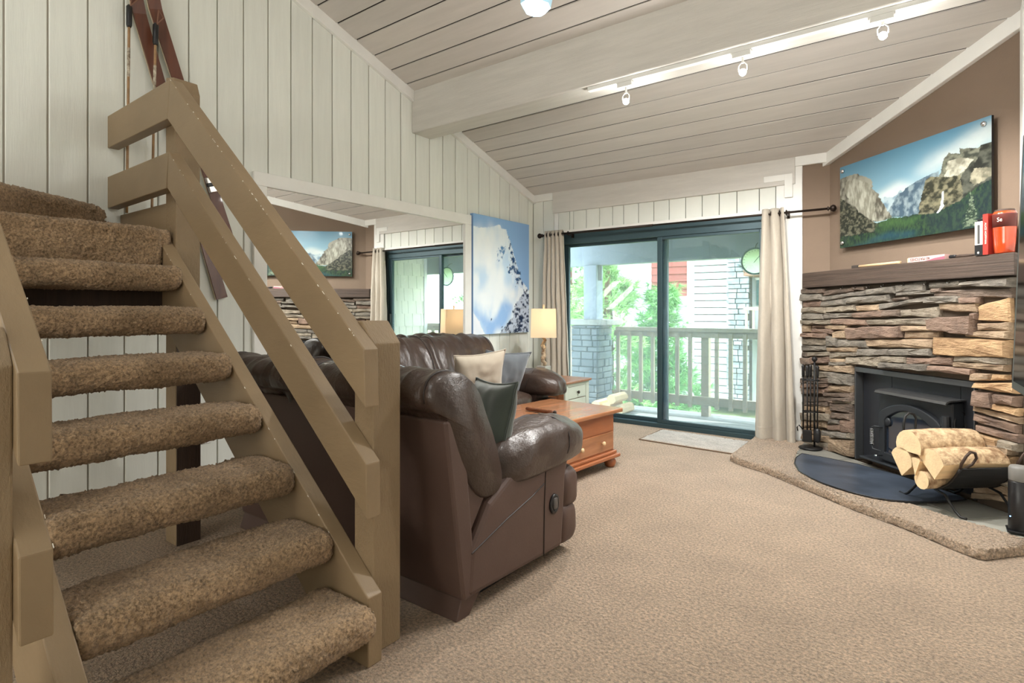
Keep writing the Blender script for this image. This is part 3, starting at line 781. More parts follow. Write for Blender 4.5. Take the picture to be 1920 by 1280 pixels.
et = thing('end_table', 'small brown end table with a pale sage drawer front', 'end table', (-3.03, 4.78, 0))
ex0, ex1, ey0, ey1 = -3.29, -2.780, 4.565, 5.005
mk('table_top', box(ex0 - .02, ex1 + .03, ey0 - .025, ey1 + .025, .511, .535), M['oak'], et, bev=.006)
mk('case', box(ex0, ex1 - .01, ey0, ey1, .06, .511), M['oak'], et, bev=.003)
mk('side_panel', join(box(ex0, ex1 - .01, ey0 - .008, ey0, .44, .511), box(ex0, ex1 - .01, ey0 - .008, ey0, .06, .12), box(ex0, ex0 + .06, ey0 - .008, ey0, .12, .44), box(ex1 - .07, ex1 - .01, ey0 - .008, ey0, .12, .44)), M['oak'], et)
mk('face_frame', join(box(ex1 - .01, ex1 + .008, ey0 - .006, ey0 + .05, .02, .511), box(ex1 - .01, ex1 + .008, ey1 - .05, ey1 + .006, .02, .511), box(ex1 - .01, ex1 + .006, ey0 + .05, ey1 - .05, .480, .511), box(ex1 - .01, ex1 + .006, ey0 + .05, ey1 - .05, .06, .12)), M['sage'], et, bev=.002)
for z0, z1 in ((.362, .476), (.244, .355), (.125, .237)):
    d_ = mk('drawer', box(ex1 - .01, ex1 + .004, ey0 + .055, ey1 - .055, z0, z1), M['sage'], et, bev=.004)
    mk('knob', xf(lathe([(.006, 0), (.007, .010), (.016, .016), (.014, .024)], 12), (ex1 + .004, (ey0 + ey1) / 2, (z0 + z1) / 2), ry=PI / 2), M['bronze'], d_, smooth=True)
for xx in (ex0 + .03, ex1 - .03):
    for yy in (ey0 + .03, ey1 - .03):
        mk('foot', box(xx - .025, xx + .025, yy - .025, yy + .025, 0, .06), M['sage'], et, bev=.003)

lp = thing('table_lamp', 'table lamp with a twisted branch stem and square cream shade', 'lamp', (-3.215, 4.86, .535))
lx, ly = -3.215, 4.86
mk('base', box(lx - .055, lx + .055, ly - .055, ly + .055, .535, .64), mat('grey_acrylic_block', C(150, 148, 142), .25, spec=.6), lp, bev=.004)
bpts = [(lx + .012 * math.sin(t * 2.1), ly + .014 * math.sin(t * 1.3 + 1), .64 + t * .0262) for t in range(13)]
mk('branch_stem', tube(bpts, [.017, .021, .019, .026, .020, .024, .018, .025, .019, .017, .019, .014, .010], 10), mat('driftwood', C(196, 176, 146), .7, col2=C(96, 66, 42), vs=26, bump=.5, bs=40), lp, smooth=True)
mk('branch_knot', tube([(lx, ly - .005, .80), (lx + .02, ly - .022, .83), (lx + .024, ly - .028, .855)], [.014, .012, .006], 8), M['tan'], lp, smooth=True)
sh = bpy.data.materials.new('lit_cream_shade'); sh.use_nodes = True
_n = sh.node_tree; _n.nodes.remove(_n.nodes['Principled BSDF'])
_a = _n.nodes.new('ShaderNodeBsdfDiffuse'); _a.inputs[0].default_value = (*C(236, 222, 200), 1)
_b = _n.nodes.new('ShaderNodeBsdfTranslucent'); _b.inputs[0].default_value = (*C(246, 230, 204), 1)
_x = _n.nodes.new('ShaderNodeMixShader'); _x.inputs[0].default_value = .5
_n.links.new(_a.outputs[0], _x.inputs[1]); _n.links.new(_b.outputs[0], _x.inputs[2]); _n.links.new(_x.outputs[0], _n.nodes['Material Output'].inputs[0])
s0, s1, zb, zt = .130, .124, .932, 1.224
v = []
for z, s_ in ((zb, s0), (zt, s1)):
    for t_ in (0, .004):
        ca, sa = math.cos(.58), math.sin(.58)
        v += [(lx + (a * ca - b * sa) * (s_ - t_), ly + (a * sa + b * ca) * (s_ - t_), z) for a, b in ((-1, -1), (1, -1), (1, 1), (-1, 1))]
f = []
for i in range(4):
    j = (i + 1) % 4
    f += [(i, j, 8 + j, 8 + i), (4 + j, 4 + i, 12 + i, 12 + j), (i, 4 + i, 4 + j, j), (8 + j, 12 + j, 12 + i, 8 + i)]
mk('shade', (v, f), sh, lp)
mk('harp', join(tube([(lx, ly - .03, .97), (lx, ly - .05, 1.08), (lx, ly - .03, 1.2), (lx, ly, 1.235), (lx, ly + .03, 1.2), (lx, ly + .05, 1.08), (lx, ly + .03, .97)], .0025, 6), tube([(lx - .10, ly - .065, 1.219), (lx + .10, ly + .065, 1.219)], .003, 6)), M['bronze'], lp)
mk('finial', lathe([(.006, 1.222), (.009, 1.235), (.011, 1.25), (.006, 1.268)], 12, (lx, ly, 0)), M['tan'], lp, smooth=True)
mk('bulb', rbox(lx, ly, 1.06, .05, .05, .08, 6, 2), mat('warm_lit_bulb', (1, .9, .7), .5, emit=(1, .85, .6), es=5), lp, smooth=True)
light('table_lamp_light', 'POINT', (lx, ly, 1.12), 2.8, (1.0, .90, .74), size=.04)
STONES = '''0.011,1.389,1.358,0.315,1.385,1.351;0.007,1.351,1.291,0.273,1.343,1.293;0.291,1.366,1.332,0.624,1.385,1.354;0.297,1.316,1.286,0.768,1.355,1.328;0.615,1.389,1.37,0.75,1.386,1.359;0.772,1.364,1.325,1.037,1.374,1.326;1.042,1.379,1.328,1.273,1.398,1.337;0.007,1.287,1.235,0.257,1.286,1.24;0.267,1.28,1.239,0.581,1.302,1.249;0.569,1.306,1.256,0.987,1.319,1.271;1.054,1.325,1.311,1.332,1.335,1.319;1.025,1.287,1.273,1.14,1.295,1.284;0.007,1.228,1.182,0.321,1.229,1.183;0.325,1.226,1.19,0.648,1.252,1.206;0.665,1.236,1.199,0.89,1.252,1.205;0.007,1.175,1.125,0.287,1.176,1.13;0.291,1.176,1.136,0.624,1.178,1.159;0.628,1.181,1.147,0.94,1.202,1.159;0.933,1.205,1.162,1.071,1.208,1.163;0.007,1.115,1.087,0.376,1.124,1.092;0.382,1.134,1.095,0.776,1.137,1.089;0.007,1.08,1.013,0.13,1.079,1.017;0.148,1.076,1.057,0.315,1.08,1.062;0.137,1.049,1.014,0.404,1.05,1.011;0.321,1.077,1.054,0.552,1.086,1.052;0.409,1.028,0.976,0.557,1.046,0.983;0.564,1.065,0.977,1.1,1.097,1.011;0.007,1.002,0.974,0.339,1.009,0.972;0.007,0.953,0.9,0.335,0.969,0.916;0.339,0.989,0.903,0.458,0.988,0.911;0.464,0.969,0.911,0.781,0.976,0.919;0.007,0.89,0.851,0.339,0.913,0.874;0.344,0.897,0.864,0.669,0.918,0.884;0.669,0.902,0.853,0.966,0.925,0.882;0.007,0.833,0.791,0.107,0.841,0.799;0.112,0.838,0.81,0.372,0.86,0.834;0.376,0.853,0.808,0.669,0.881,0.86;0.011,0.785,0.728,0.133,0.794,0.739;0.137,0.802,0.743,0.372,0.824,0.771;0.386,0.805,0.782,0.547,0.819,0.797;0.372,0.778,0.755,0.552,0.794,0.772;0.552,0.835,0.781,0.901,0.863,0.792;0.908,0.869,0.826,1.127,0.886,0.84;1.308,1.384,1.353,1.537,1.39,1.353;1.543,1.378,1.355,1.844,1.389,1.34;1.332,1.343,1.325,1.397,1.347,1.329;1.336,1.328,1.295,1.84,1.329,1.28;1.288,1.272,1.254,1.529,1.276,1.257;1.336,1.292,1.283,1.529,1.289,1.279;1.533,1.282,1.25,1.655,1.282,1.248;1.38,1.252,1.208,1.643,1.246,1.196;1.646,1.229,1.144,1.834,1.272,1.14;1.618,1.185,1.157,1.643,1.185,1.152;1.652,1.124,1.086,1.829,1.133,1.086;1.58,1.066,1.047,1.829,1.086,1.039;1.349,1.028,0.914,1.827,1.036,0.932;1.491,0.916,0.884,1.816,0.931,0.894;1.491,0.878,0.852,1.813,0.888,0.854;1.319,0.839,0.808,1.629,0.846,0.81;1.612,0.819,0.774,1.739,0.833,0.795;1.742,0.825,0.796,1.813,0.833,0.809;0.139,0.731,0.685,0.201,0.737,0.688;0.208,0.734,0.696,0.436,0.766,0.708;0.441,0.756,0.71,0.617,0.772,0.714;0.01,0.668,0.611,0.202,0.688,0.634;0.211,0.682,0.637,0.352,0.693,0.651;0.359,0.695,0.601,0.617,0.707,0.62;0.01,0.606,0.559,0.38,0.651,0.602;0.01,0.552,0.52,0.349,0.595,0.58;0.01,0.517,0.466,0.303,0.548,0.512;0.363,0.586,0.535,0.619,0.615,0.564;0.283,0.538,0.51,0.359,0.578,0.531;0.303,0.512,0.49,0.619,0.56,0.519;0.01,0.443,0.4,0.406,0.498,0.458;0.412,0.484,0.47,0.619,0.516,0.499;0.421,0.464,0.45,0.619,0.495,0.478;0.01,0.388,0.364,0.334,0.44,0.417;0.371,0.435,0.384,0.614,0.474,0.395;0.01,0.36,0.314,0.324,0.405,0.358;0.328,0.37,0.341,0.387,0.38,0.344;0.39,0.366,0.323,0.61,0.392,0.35;0.01,0.299,0.237,0.38,0.357,0.299;0.01,0.229,0.175,0.349,0.286,0.232;0.359,0.299,0.265,0.485,0.323,0.29;0.355,0.258,0.215,0.491,0.287,0.239;0.494,0.325,0.226,0.624,0.349,0.25;0.01,0.167,0.112,0.276,0.206,0.162;0.287,0.197,0.149,0.58,0.234,0.192;0.584,0.235,0.197,0.628,0.244,0.203;0.01,0.105,0.066,0.39,0.179,0.122;0.01,0.042,0.011,0.375,0.111,0.078;0.01,0.004,-0.043,0.371,0.077,0.045;0.375,0.143,0.046,0.628,0.193,0.06;1.631,0.765,0.737,1.878,0.796,0.736;1.621,0.719,0.622,1.748,0.721,0.632;1.754,0.71,0.662,1.878,0.721,0.661;1.738,0.655,0.626,1.882,0.647,0.609;1.616,0.618,0.593,1.882,0.6,0.572;1.614,0.572,0.532,1.871,0.558,0.513;1.629,0.506,0.474,1.882,0.504,0.463;1.611,0.462,0.414,1.78,0.452,0.413;1.788,0.453,0.419,1.882,0.452,0.414;1.609,0.405,0.364,1.855,0.423,0.385;1.611,0.357,0.284,1.853,0.377,0.324;1.611,0.275,0.206,1.855,0.317,0.253;1.611,0.198,0.158,1.848,0.244,0.209;1.611,0.15,0.097,1.848,0.202,0.153;1.611,0.089,0.064,1.848,0.145,0.119;1.076,1.2,1.166,1.379,1.228,1.162;0.768,1.131,1.099,1.331,1.151,1.109;0.895,1.247,1.212,1.324,1.295,1.283;1.093,1.092,1.062,1.339,1.098,1.074;1.112,1.059,1.011,1.375,1.065,1.023;0.757,0.982,0.935,1.346,1.015,0.955;0.973,0.923,0.885,1.324,0.95,0.905;1.134,0.875,0.834,1.484,0.907,0.86;0.905,0.821,0.786,1.324,0.845,0.803;1.327,1.13,1.088,1.635,1.177,1.058'''
# ------------------------------------------------------------------ curtains, rod, door mat
def curtain(label, t0, t1, b0, b1, z0, z1, folds, amp, yc, seed, hang=0.0):
    nu, nv = 110, 46; v = []; f = []
    for j in range(nv + 1):
        s = j / nv; z = z1 + (z0 - z1) * s
        for i in range(nu + 1):
            u = i / nu
            e = s ** .8
            a, b = t0 + (b0 - t0) * e, t1 + (b1 - t1) * e
            ph = u * folds * 2 * PI + seed + .5 * math.sin(s * 2.2 + u * 5)
            am = amp * (.75 + .45 * s) * (.8 + .4 * noise.noise(Vector((u * 4, s * 2, seed))))
            x = a + (b - a) * u + .010 * math.cos(ph) + .006 * noise.noise(Vector((u * 7, s * 6, seed + 3)))
            y = yc + am * math.sin(ph) + .012 * noise.noise(Vector((u * 9, s * 8, seed + 9)))
            if s < .03: y = yc + (y - yc) * .9
            dz = -hang * (.5 + .5 * math.sin(u * 7 + seed)) * s ** 4
            v.append((x, y, z + dz))
    for j in range(nv):
        for i in range(nu):
            o = j * (nu + 1) + i
            f.append((o, o + 1, o + nu + 2, o + nu + 1))
    r = mk('curtain', (v, f), M['linen'], smooth=True, solid=.004)
    tag(r, label, 'curtain', 'linen curtains on the rod')
    hm = [(p[0], p[1] - .003, p[2]) for p in v[(nv - 3) * (nu + 1):(nv - 2) * (nu + 1)]]
    mk('hem_stitch', tube(hm[::3], .0022, 5), M['linen'], r)
    for q in range(int(folds) + 1):
        i = int(nu * (q + .5) / (int(folds) + 1)); p = v[2 * (nu + 1) + i]
        mk('grommet', tube([(p[0] + .006 * 0, yc + .024 * math.cos(a), 2.072 + .024 * math.sin(a)) for a in np.linspace(0, 2 * PI, 15)[:-1]], .004, 6, True), M['bronze'], r)
    return r
curtain('beige linen curtain gathered at the right of the sliding door', -1.265, -1.075, -1.33, -.985, .015, 2.118, 2.7, .052, 5.485, 1.0)
curtain('beige linen curtain gathered at the left of the sliding door, behind the lamp', -3.60, -3.36, -3.66, -3.26, .02, 2.118, 5, .032, 5.485, 4.0)
rd = thing('curtain_rod', 'dark bronze curtain rod across the sliding door', 'curtain rod', (-2.2, 5.485, 2.072))
mk('rod', tube([(-3.64, 5.485, 2.072), (-2.3, 5.485, 2.072)], .013, 12), M['bronze'], rd, smooth=True)
mk('rod', tube([(-2.3, 5.485, 2.072), (-.735, 5.485, 2.072)], .010, 12), M['bronze'], rd, smooth=True)
for xe, sg in ((-3.64, -1), (-.735, 1)):
    mk('finial', xf(lathe([(.012, 0), (.022, .006), (.010, .012), (.012, .020), (.024, .026), (.031, .044), (.024, .060), (.008, .068)], 16), (xe, 5.485, 2.072), ry=sg * PI / 2), M['bronze'], rd, smooth=True)
for xx in (-3.30, -1.055):
    mk('bracket', join(tube([(xx, 5.595, 2.06), (xx, 5.50, 2.055), (xx, 5.485, 2.050)], .006, 8), box(xx - .012, xx + .012, 5.578, 5.596, 2.03, 2.10), tube([(xx, 5.485 + .020 * math.cos(a), 2.072 + .020 * math.sin(a)) for a in np.linspace(0, 2 * PI, 13)[:-1]], .005, 6, True)), M['bronze'], rd)

# shaggy door mat
nx, ny_ = 90, 50; v = []; f = []
for j in range(ny_ + 1):
    for i in range(nx + 1):
        x = -2.21 + .98 * i / nx; yy = 4.93 + .53 * j / ny_
        e = min(i, nx - i, j * 1.0, ny_ - j) / 3
        z = .004 + .014 * min(1, e) + rng.normal() * .0022 + .006 * noise.noise(Vector((x * 5, yy * 5, 2)))
        a = -.05
        v.append((x + .004 * noise.noise(Vector((yy * 9, 1, i // 80))) , yy - (x + 1.7) * .05, max(z, .003)))
for j in range(ny_):
    for i in range(nx):
        o = j * (nx + 1) + i; f.append((o, o + 1, o + nx + 2, o + nx + 1))
dm = mk('door_mat', (v, f), mat('grey_beige_shag', C(190, 182, 172), .95, var=.15, vs=10, fleck=(120, .4), bump=.8, bs=90, bdist=.01, sheen=.2), smooth=True)
tag(dm, 'pale grey shag mat in front of the sliding door', 'rug')
eb = [(i, 0) for i in range(0, nx + 1, 3)] + [(nx, j) for j in range(1, ny_ + 1, 3)] + [(i, ny_) for i in range(nx, -1, -3)] + [(0, j) for j in range(ny_ - 1, 0, -3)]
mk('bound_edge', tube([(v[j * (nx + 1) + i][0], v[j * (nx + 1) + i][1], .006) for i, j in eb], .006, 6, True), mat('brown_binding', C(120, 98, 78), .9), dm, smooth=True)

# ------------------------------------------------------------------ fireplace
fp = thing('stone_fireplace', 'stacked ledgestone fireplace face across the corner', 'fireplace', FO, FR)
k = dict(world=False)
mk('mortar_bed', join(prism([(.022, .018), (.630, .018), (.630, .148), (.152, .148)], .0, 1.40, 'z'), prism([(1.612, .018), (1.885, .018), (1.775, .148), (1.612, .148)], .0, 1.40, 'z'), box(.630, 1.612, .018, .148, .770, 1.40)), M['mortar'], fp, **k)
smats = []
for i, (a, b) in enumerate((((170, 158, 140), (118, 108, 94)), ((190, 166, 138), (136, 114, 92)), ((158, 132, 114), (114, 94, 82)), ((150, 142, 130), (98, 92, 84)), ((208, 174, 132), (160, 126, 92)), ((138, 120, 106), (92, 80, 70)))):
    smats.append(mat('ledgestone_%s' % 'abcdef'[i], C(*b), .82, col2=C(*a), vs=9, st=(1, 1, 1.8), bump=1.0, bs=30, bst=(.8, 1, 2.6), rnd=.14, bdist=.025))
def stone(u0, zt0, zb0, u1, zt1, zb1, m, parent, rnd, depth=None, shape=None):
    d = depth or rnd.uniform(.018, .050)
    g_ = .0065; u0 -= g_ * .8; u1 += g_ * .8; zt0 += g_; zt1 += g_; zb0 -= g_; zb1 -= g_
    w = u1 - u0; hh = max(.012, ((zt0 - zb0) + (zt1 - zb1)) / 2)
    n = max(2, min(6, int(w / .055)))
    j = min(.010, hh * .13)
    ring = []
    if shape: ring = shape
    else:
        for i in range(n + 1):
            t = i / n; ring.append((u0 + w * t + (rnd.uniform(-j, j) if 0 < i < n else rnd.uniform(0, j) * (1 if i == 0 else -1)), zb0 + (zb1 - zb0) * t + rnd.uniform(0, j)))
        for i in range(n, -1, -1):
            t = i / n; ring.append((u0 + w * t + (rnd.uniform(-j, j) if 0 < i < n else rnd.uniform(0, j) * (1 if i == 0 else -1)), zt0 + (zt1 - zt0) * t - rnd.uniform(0, j)))
    cx_ = sum(p[0] for p in ring) / len(ring); cz_ = sum(p[1] for p in ring) / len(ring)
    v = []; N_ = len(ring)
    ins = min(.010, hh * .16)
    for lev, yy, sh_ in ((0, .021, 0), (1, -d * .45, 0), (2, -d, ins)):
        for (a, b) in ring:
            dx, dz = cx_ - a, cz_ - b
            l = math.hypot(dx, dz) + 1e-6
            q = sh_ * rnd.uniform(.6, 1.3)
            v.append((a + dx / l * q * min(1, w / .1), yy + (rnd.uniform(-.007, .007) if lev else 0), b + (q if dz > 0 else -q) * .8))
    f = [tuple(range(2 * N_, 3 * N_))]
    for lev in (0, 1):
        for i in range(N_):
            l = (i + 1) % N_; o = lev * N_
            f.append((o + i, o + l, o + N_ + l, o + N_ + i))
    # fan the front so that it is uneven rather than flat
    c = len(v); v.append((cx_, -d - rnd.uniform(-.004, .012), cz_))
    f[0:1] = [(2 * N_ + i, 2 * N_ + (i + 1) % N_, c) for i in range(N_)]
    return mk('stone', (v, f), m, parent, bev=0, world=False)
R1 = random.Random(11)
allst = [tuple(float(c) for c in q.split(',')) for q in STONES.split(';')]
pick = {}
for i, q in enumerate(allst):
    u0, a, b, u1, c, d = q
    if max(a, c) < .07: continue
    b, d = max(b, .03), max(d, .03)
    if u0 < .05: u0 = .022
    zc_ = (a + d) / 2
    mi = R1.choice([0, 0, 3, 3, 5, 1, 1, 2])
    if u0 > 1.1 and zc_ < 1.25: mi = R1.choice([1, 1, 4, 0, 2])
    if zc_ > 1.27: mi = R1.choice([3, 5, 5])
    if i == 26 or i == 20 or i == 17: mi = 2
    if i in (43 + 8, 43 + 12): mi = 4
    shp = None
    if i == len(allst) - 1:
        hexa = [(430, 505), (720, 505), (790, 640), (690, 720), (600, 755), (400, 735), (290, 660), (340, 560)]
        ux = lambda x: u0 + (x - 290) / 500 * (u1 - u0); uz = lambda z: 1.255 - (z - 505) / 250 * .205
        shp = None
        a, b, c, d = a + .02, b - .01, c, d - .01
        mi = 2
    stone(u0, a, b, u1, c, d, smats[mi], fp, R1, .06 if i == len(allst) - 1 else None, shp)

# mantel with little hooks
mn = thing('mantel_shelf', 'thick weathered brown wooden mantel beam over the stone', 'mantel', FO, FR)
mk('beam', prism([(.080, -.062), (1.900, -.062), (1.845, .06), (1.76, .148), (.155, .148), (.022, .012)], 1.402, 1.530, 'z'), M['mantel'], mn, bev=.006, **k)
for u in (.53, .67, .80, .94, 1.12, 1.30, 1.47):
    mk('hook', tube([(u, -.03, 1.402), (u, -.03, 1.390), (u + .004, -.036, 1.376), (u + .004, -.048, 1.372), (u + .004, -.054, 1.382)], .0022, 6), M['steel'], mn, smooth=True, **k)

# landscape print on standoffs
art = Art(340, 180)
art.c[:] = np.array(C(96, 158, 196)); kk = art.t[..., None]
art.c = np.array(C(176, 208, 222)) * (1 - np.clip(kk * 1.3 - .3, 0, 1)) + np.array(C(98, 150, 180)) * np.clip(kk * 1.3 - .3, 0, 1)
art.soft([(.587, .686), (.649, .77), (.747, .853), (.869, .924), (1.01, .99), (1.01, .72), (.925, .70), (.746, .70), (.714, .60), (.614, .617)], (222, 226, 226), .85, 3, .10)
art.soft([(.36, .60), (.45, .645), (.537, .60), (.56, .53), (.433, .45), (.30, .53)], (232, 234, 232), .85, 23, .07)
art.layer([(.36, .50), (.42, .47), (.46, .50), (.475, .534), (.49, .505), (.52, .45), (.52, .25), (.36, .25)], (120, 146, 166), (190, 204, 212), 18, 14, 61, .006)
art.layer([(.386, .33), (.433, .434), (.464, .500), (.486, .505), (.537, .558), (.648, .608), (.72, .626), (.736, .182), (.401, .253)], (78, 98, 116), (150, 164, 172), 34, 16, 62, .008)
art.layer([(-.01, .847), (.051, .864), (.106, .866), (.15, .859), (.193, .808), (.261, .747), (.272, .63), (.309, .566), (.348, .441), (.416, .248), (.306, .239), (-.01, .286)], (96, 90, 80), (176, 170, 156), 44, 12, 63, .012)
art.layer([(.05, .80), (.14, .80), (.20, .74), (.25, .70), (.268, .582), (.302, .247), (.215, .323), (.102, .515), (.039, .67)], (150, 144, 130), (206, 200, 186), 50, 9, 64, .012)
art.layer([(.719, .56), (.74, .693), (.753, .741), (.778, .774), (.838, .736), (.839, .786), (.931, .735), (.947, .757), (1.01, .755), (1.01, .25), (.847, .30), (.836, .509), (.763, .519)], (70, 72, 64), (140, 138, 122), 30, 24, 65, .008)
art.layer([(.751, .546), (.771, .689), (.838, .699), (.913, .651), (.837, .53)], (146, 140, 124), (214, 206, 188), 34, 16, 66, .012)
art.layer([(.842, .507), (.872, .577), (.924, .615), (.947, .757), (1.01, .755), (1.01, .198), (.846, .231)], (44, 46, 42), (96, 96, 86), 30, 24, 67, .008)
art.layer([(.912, .559), (1.01, .52), (1.01, .46), (.917, .392), (.889, .445)], (124, 118, 102), (184, 174, 152), 34, 20, 68, .012)
art.layer([(.59, .206), (.613, .425), (.641, .561), (.674, .591), (.764, .536), (.837, .53), (.853, .355), (.851, .092), (.59, .172)], (52, 52, 42), (140, 132, 108), 36, 26, 69, .010)
art.layer([(-.01, .646), (.102, .489), (.215, .323), (.329, .189), (.329, .116), (-.01, .003)], (38, 42, 34), (120, 116, 98), 60, 40, 70, .012, .42, .70)
art.layer([(-.01, -.01), (-.01, .137), (.288, .127), (.314, .218), (.416, .248), (.59, .228), (.71, .212), (.852, .292), (.922, .369), (1.01, .429), (1.01, -.01)], (26, 46, 44), (64, 88, 56), 110, 30, 71, .016, .35, .7)
art.soft([(.05, .0), (.30, .06), (.55, .10), (.62, .08), (.55, .02), (.30, -.01)], (40, 84, 108), .55, 72, .05)
art.soft([(.32, .20), (.42, .235), (.60, .21), (.58, .16), (.36, .13)], (78, 112, 64), .55, 75, .04)
art.soft([(.60, .20), (.75, .20), (.90, .33), (1.01, .40), (1.01, .0), (.70, .02)], (34, 48, 58), .5, 74, .05)
art.layer([(.739, .409), (.749, .412), (.744, .289), (.752, .265), (.716, .200), (.706, .206), (.731, .27)], (214, 220, 224), (240, 244, 246), 20, 20, 73, .004)
for q in range(9):
    tt = .02 + q * .034; ww = .045 * (1 - q / 10)
    art.layer([(.897 - ww, tt), (.897 + ww, tt), (.897, tt + .07)], (46, 62, 52), (122, 134, 112), 90, 60, 100 + q, .012, .4, .6)
art.c *= np.array((.66, .70, .68))
lpn = thing('landscape_print', 'wide panoramic print of a granite valley above the mantel', 'picture', FO, FR)
lpn.location = Vector(fw(0, 0)); 
PU0, PU1, PZ0, PZ1 = .346, 1.632, 1.722, 2.392
mk('backing', box(PU0, PU1, .094, .110, PZ0, PZ1), M['black_plastic'], lpn, **k)
art.mesh('print_face', lambda s, t: (PU0 + s * (PU1 - PU0), .0935, PZ0 + t * (PZ1 - PZ0)), vcol_mat('valley_print', .28, .5, .15), lpn, world=False)
for uu in (PU0 + .035, PU1 - .045):
    for zz in (PZ0 + .04, PZ1 - .04):
        mk('standoff', join(xf(lathe([(.017, 0), (.017, .010), (.012, .016), (.004, .018)], 16), (uu, .0935, zz), rx=PI / 2), xf(lathe([(.008, 0), (.008, .038)], 10), (uu, .149, zz), rx=PI / 2)), M['steel'], lpn, smooth=True, **k)

# wood stove insert
sv = thing('wood_stove_insert', 'black wood burning stove insert with an arched glass door', 'stove', FO, FR)
S_, SP = M['stove'], M['stove_panel']
mk('firebox_back', box(.632, 1.610, .125, .148, .03, .766), M['black_plastic'], sv, **k)
mk('surround_panel', box(.640, .915, .062, .080, .05, .728), SP, sv, bev=.002, **k)
mk('surround_panel', box(.918, 1.458, .062, .080, .05, .728), SP, sv, bev=.002, **k)
mk('surround_panel', box(1.461, 1.606, .062, .080, .05, .728), SP, sv, bev=.002, **k)
mk('trim_angle', join(box(.628, 1.614, -.006, .062, .730, .768), box(.628, .640, -.006, .062, .05, .730), box(1.606, 1.614, -.006, .062, .05, .730)), mat('grey_steel_angle', C(84, 86, 88), .4, metal=.5), sv, bev=.003, **k)
mk('body', box(.892, 1.488, -.030, .062, .10, .618), S_, sv, bev=.012, **k)
lipv = []
pf = [(.06, .640), (-.055, .636), (-.082, .628), (-.092, .612), (-.084, .606), (-.074, .620), (-.05, .627), (.06, .631)]
mk('top_lip', prism(pf,   .925, 1.500, 'x'), mat('lip_steel', C(104, 104, 104), .3, metal=.7), sv, **k)  # lip in a paler grey metal than the stove body
mk('ash_shelf', box(.770, 1.550, -.085, .062, .098, .116), S_, sv, bev=.008, **k)
def arch(u0, u1, zb, zs, zt, n=18):
    p = [(u0, zb), (u1, zb), (u1, zs)]
    for i in range(1, n):
        t = i / n; p.append((u1 + (u0 - u1) * t, zs + (zt - zs) * math.sin(PI * t) ** .75))
    return p + [(u0, zs)]
def arch_frame(o, i, y0, y1):
    n = len(o); v = [(p[0], yy, p[1]) for yy in (y0, y1) for r_ in (o, i) for p in r_]
    f = []
    for a in range(n):
        b = (a + 1) % n
        f += [(a, b, n + b, n + a), (2 * n + b, 2 * n + a, 3 * n + a, 3 * n + b), (a, 2 * n + a, 2 * n + b, b), (n + b, 3 * n + b, 3 * n + a, n + a)]
    return v, f
do = arch(.942, 1.445, .135, .465, .560); di = arch(.995, 1.392, .190, .420, .515)
dd = mk('door', arch_frame(do, di, -.072, -.030), S_, sv, bev=.006, **k)
mk('door_glass', prism(arch(.985, 1.402, .180, .425, .520), -.052, -.046), mat('smoked_stove_glass', C(34, 42, 54), .04, spec=1.0, coat=.6), dd, **k)
for u, sg in ((1.000, 1), (1.387, -1)):
    mk('corner_scroll', xf(lathe([(.0, -.014), (.030, -.010), (.036, 0), (.028, .008)], 14), (u + sg * .006, -.060, .412), rx=PI / 2), S_, dd, smooth=True, **k)
mk('hinge', join(tube([(1.470, -.058, .455), (1.470, -.058, .535)], .022, 10), box(1.440, 1.47, -.068, -.03, .47, .52)), S_, sv, **k)
mk('hinge', join(tube([(1.470, -.058, .18), (1.470, -.058, .25)], .022, 10), box(1.440, 1.47, -.068, -.03, .19, .24)), S_, sv, **k)
sp_ = [(.928 + .012 * math.cos(a), -.110 + .012 * math.sin(a), .235 + .115 * a / (2 * PI * 11)) for a in np.linspace(0, 2 * PI * 11, 140)]
hd = mk('handle', tube([(.985, -.06, .365), (.945, -.105, .368), (.928, -.110, .36), (.928, -.110, .225), (.940, -.115, .205), (.99, -.10, .200)], .006, 8), S_, sv, smooth=True, **k)
mk('spring_grip', tube(sp_, .0028, 6), M['steel'], hd, smooth=True, **k)
mk('air_control', tube([(.98, -.07, .165), (.98, -.115, .165), (.985, -.13, .165)], [.005, .005, .011], 8), M['steel'], sv, smooth=True, **k)

# things on the mantel
TY = -.015
mt = thing('fire_starter', 'slim pale wooden fire starter stick with a dark tip on the mantel', 'fire starter', fw(.845, TY, 1.530), FR)
mk('stick', tube([(-.155, 0, .013), (.215, 0, .013)], .010, 10), M['tan'], mt, smooth=True, **k)
mk('tip', box(-.225, -.155, -.012, .012, .001, .025), mat('dark_tip', C(58, 50, 44), .7), mt, bev=.004, **k)
mk('end_cap', box(.213, .232, -.009, .009, .004, .022), M['bark'], mt, bev=.003, **k)
def text(name, body, size, m, parent, loc, rot, ext=.0004, align='CENTER', sx=1.0):
    c = bpy.data.curves.new(name, 'FONT'); c.body = body; c.size = size; c.extrude = ext; c.align_x = align; c.align_y = 'CENTER'; c.resolution_u = 2
    c.materials.append(m)
    o = bpy.data.objects.new(name, c); COL.objects.link(o); o.parent = parent; o.location = loc; o.rotation_euler = rot; o.scale = (sx, 1, 1)
    return o
ink = mat('brown_ink', C(70, 34, 30), .7); wink = mat('white_ink', C(240, 232, 222), .6)
mb = thing('match_box', 'long pink and white box of matches lying on the mantel', 'match box', fw(1.31, TY, 1.530), FR)
mk('box_sleeve', box(-.150, .130, -.020, .020, .0, .034), mat('pale_pink_card', C(216, 176, 170), .6), mb, bev=.001, **k)
mk('box_tray', box(-.158, -.150, -.018, .018, .002, .031), M['tan'], mb, **k)
mk('striker_band', prism([(-.02, .001), (.130, .001), (.130, .022), (.06, .016)], -.0208, -.020), mat('mauve_print', C(150, 88, 104), .6), mb, **k)
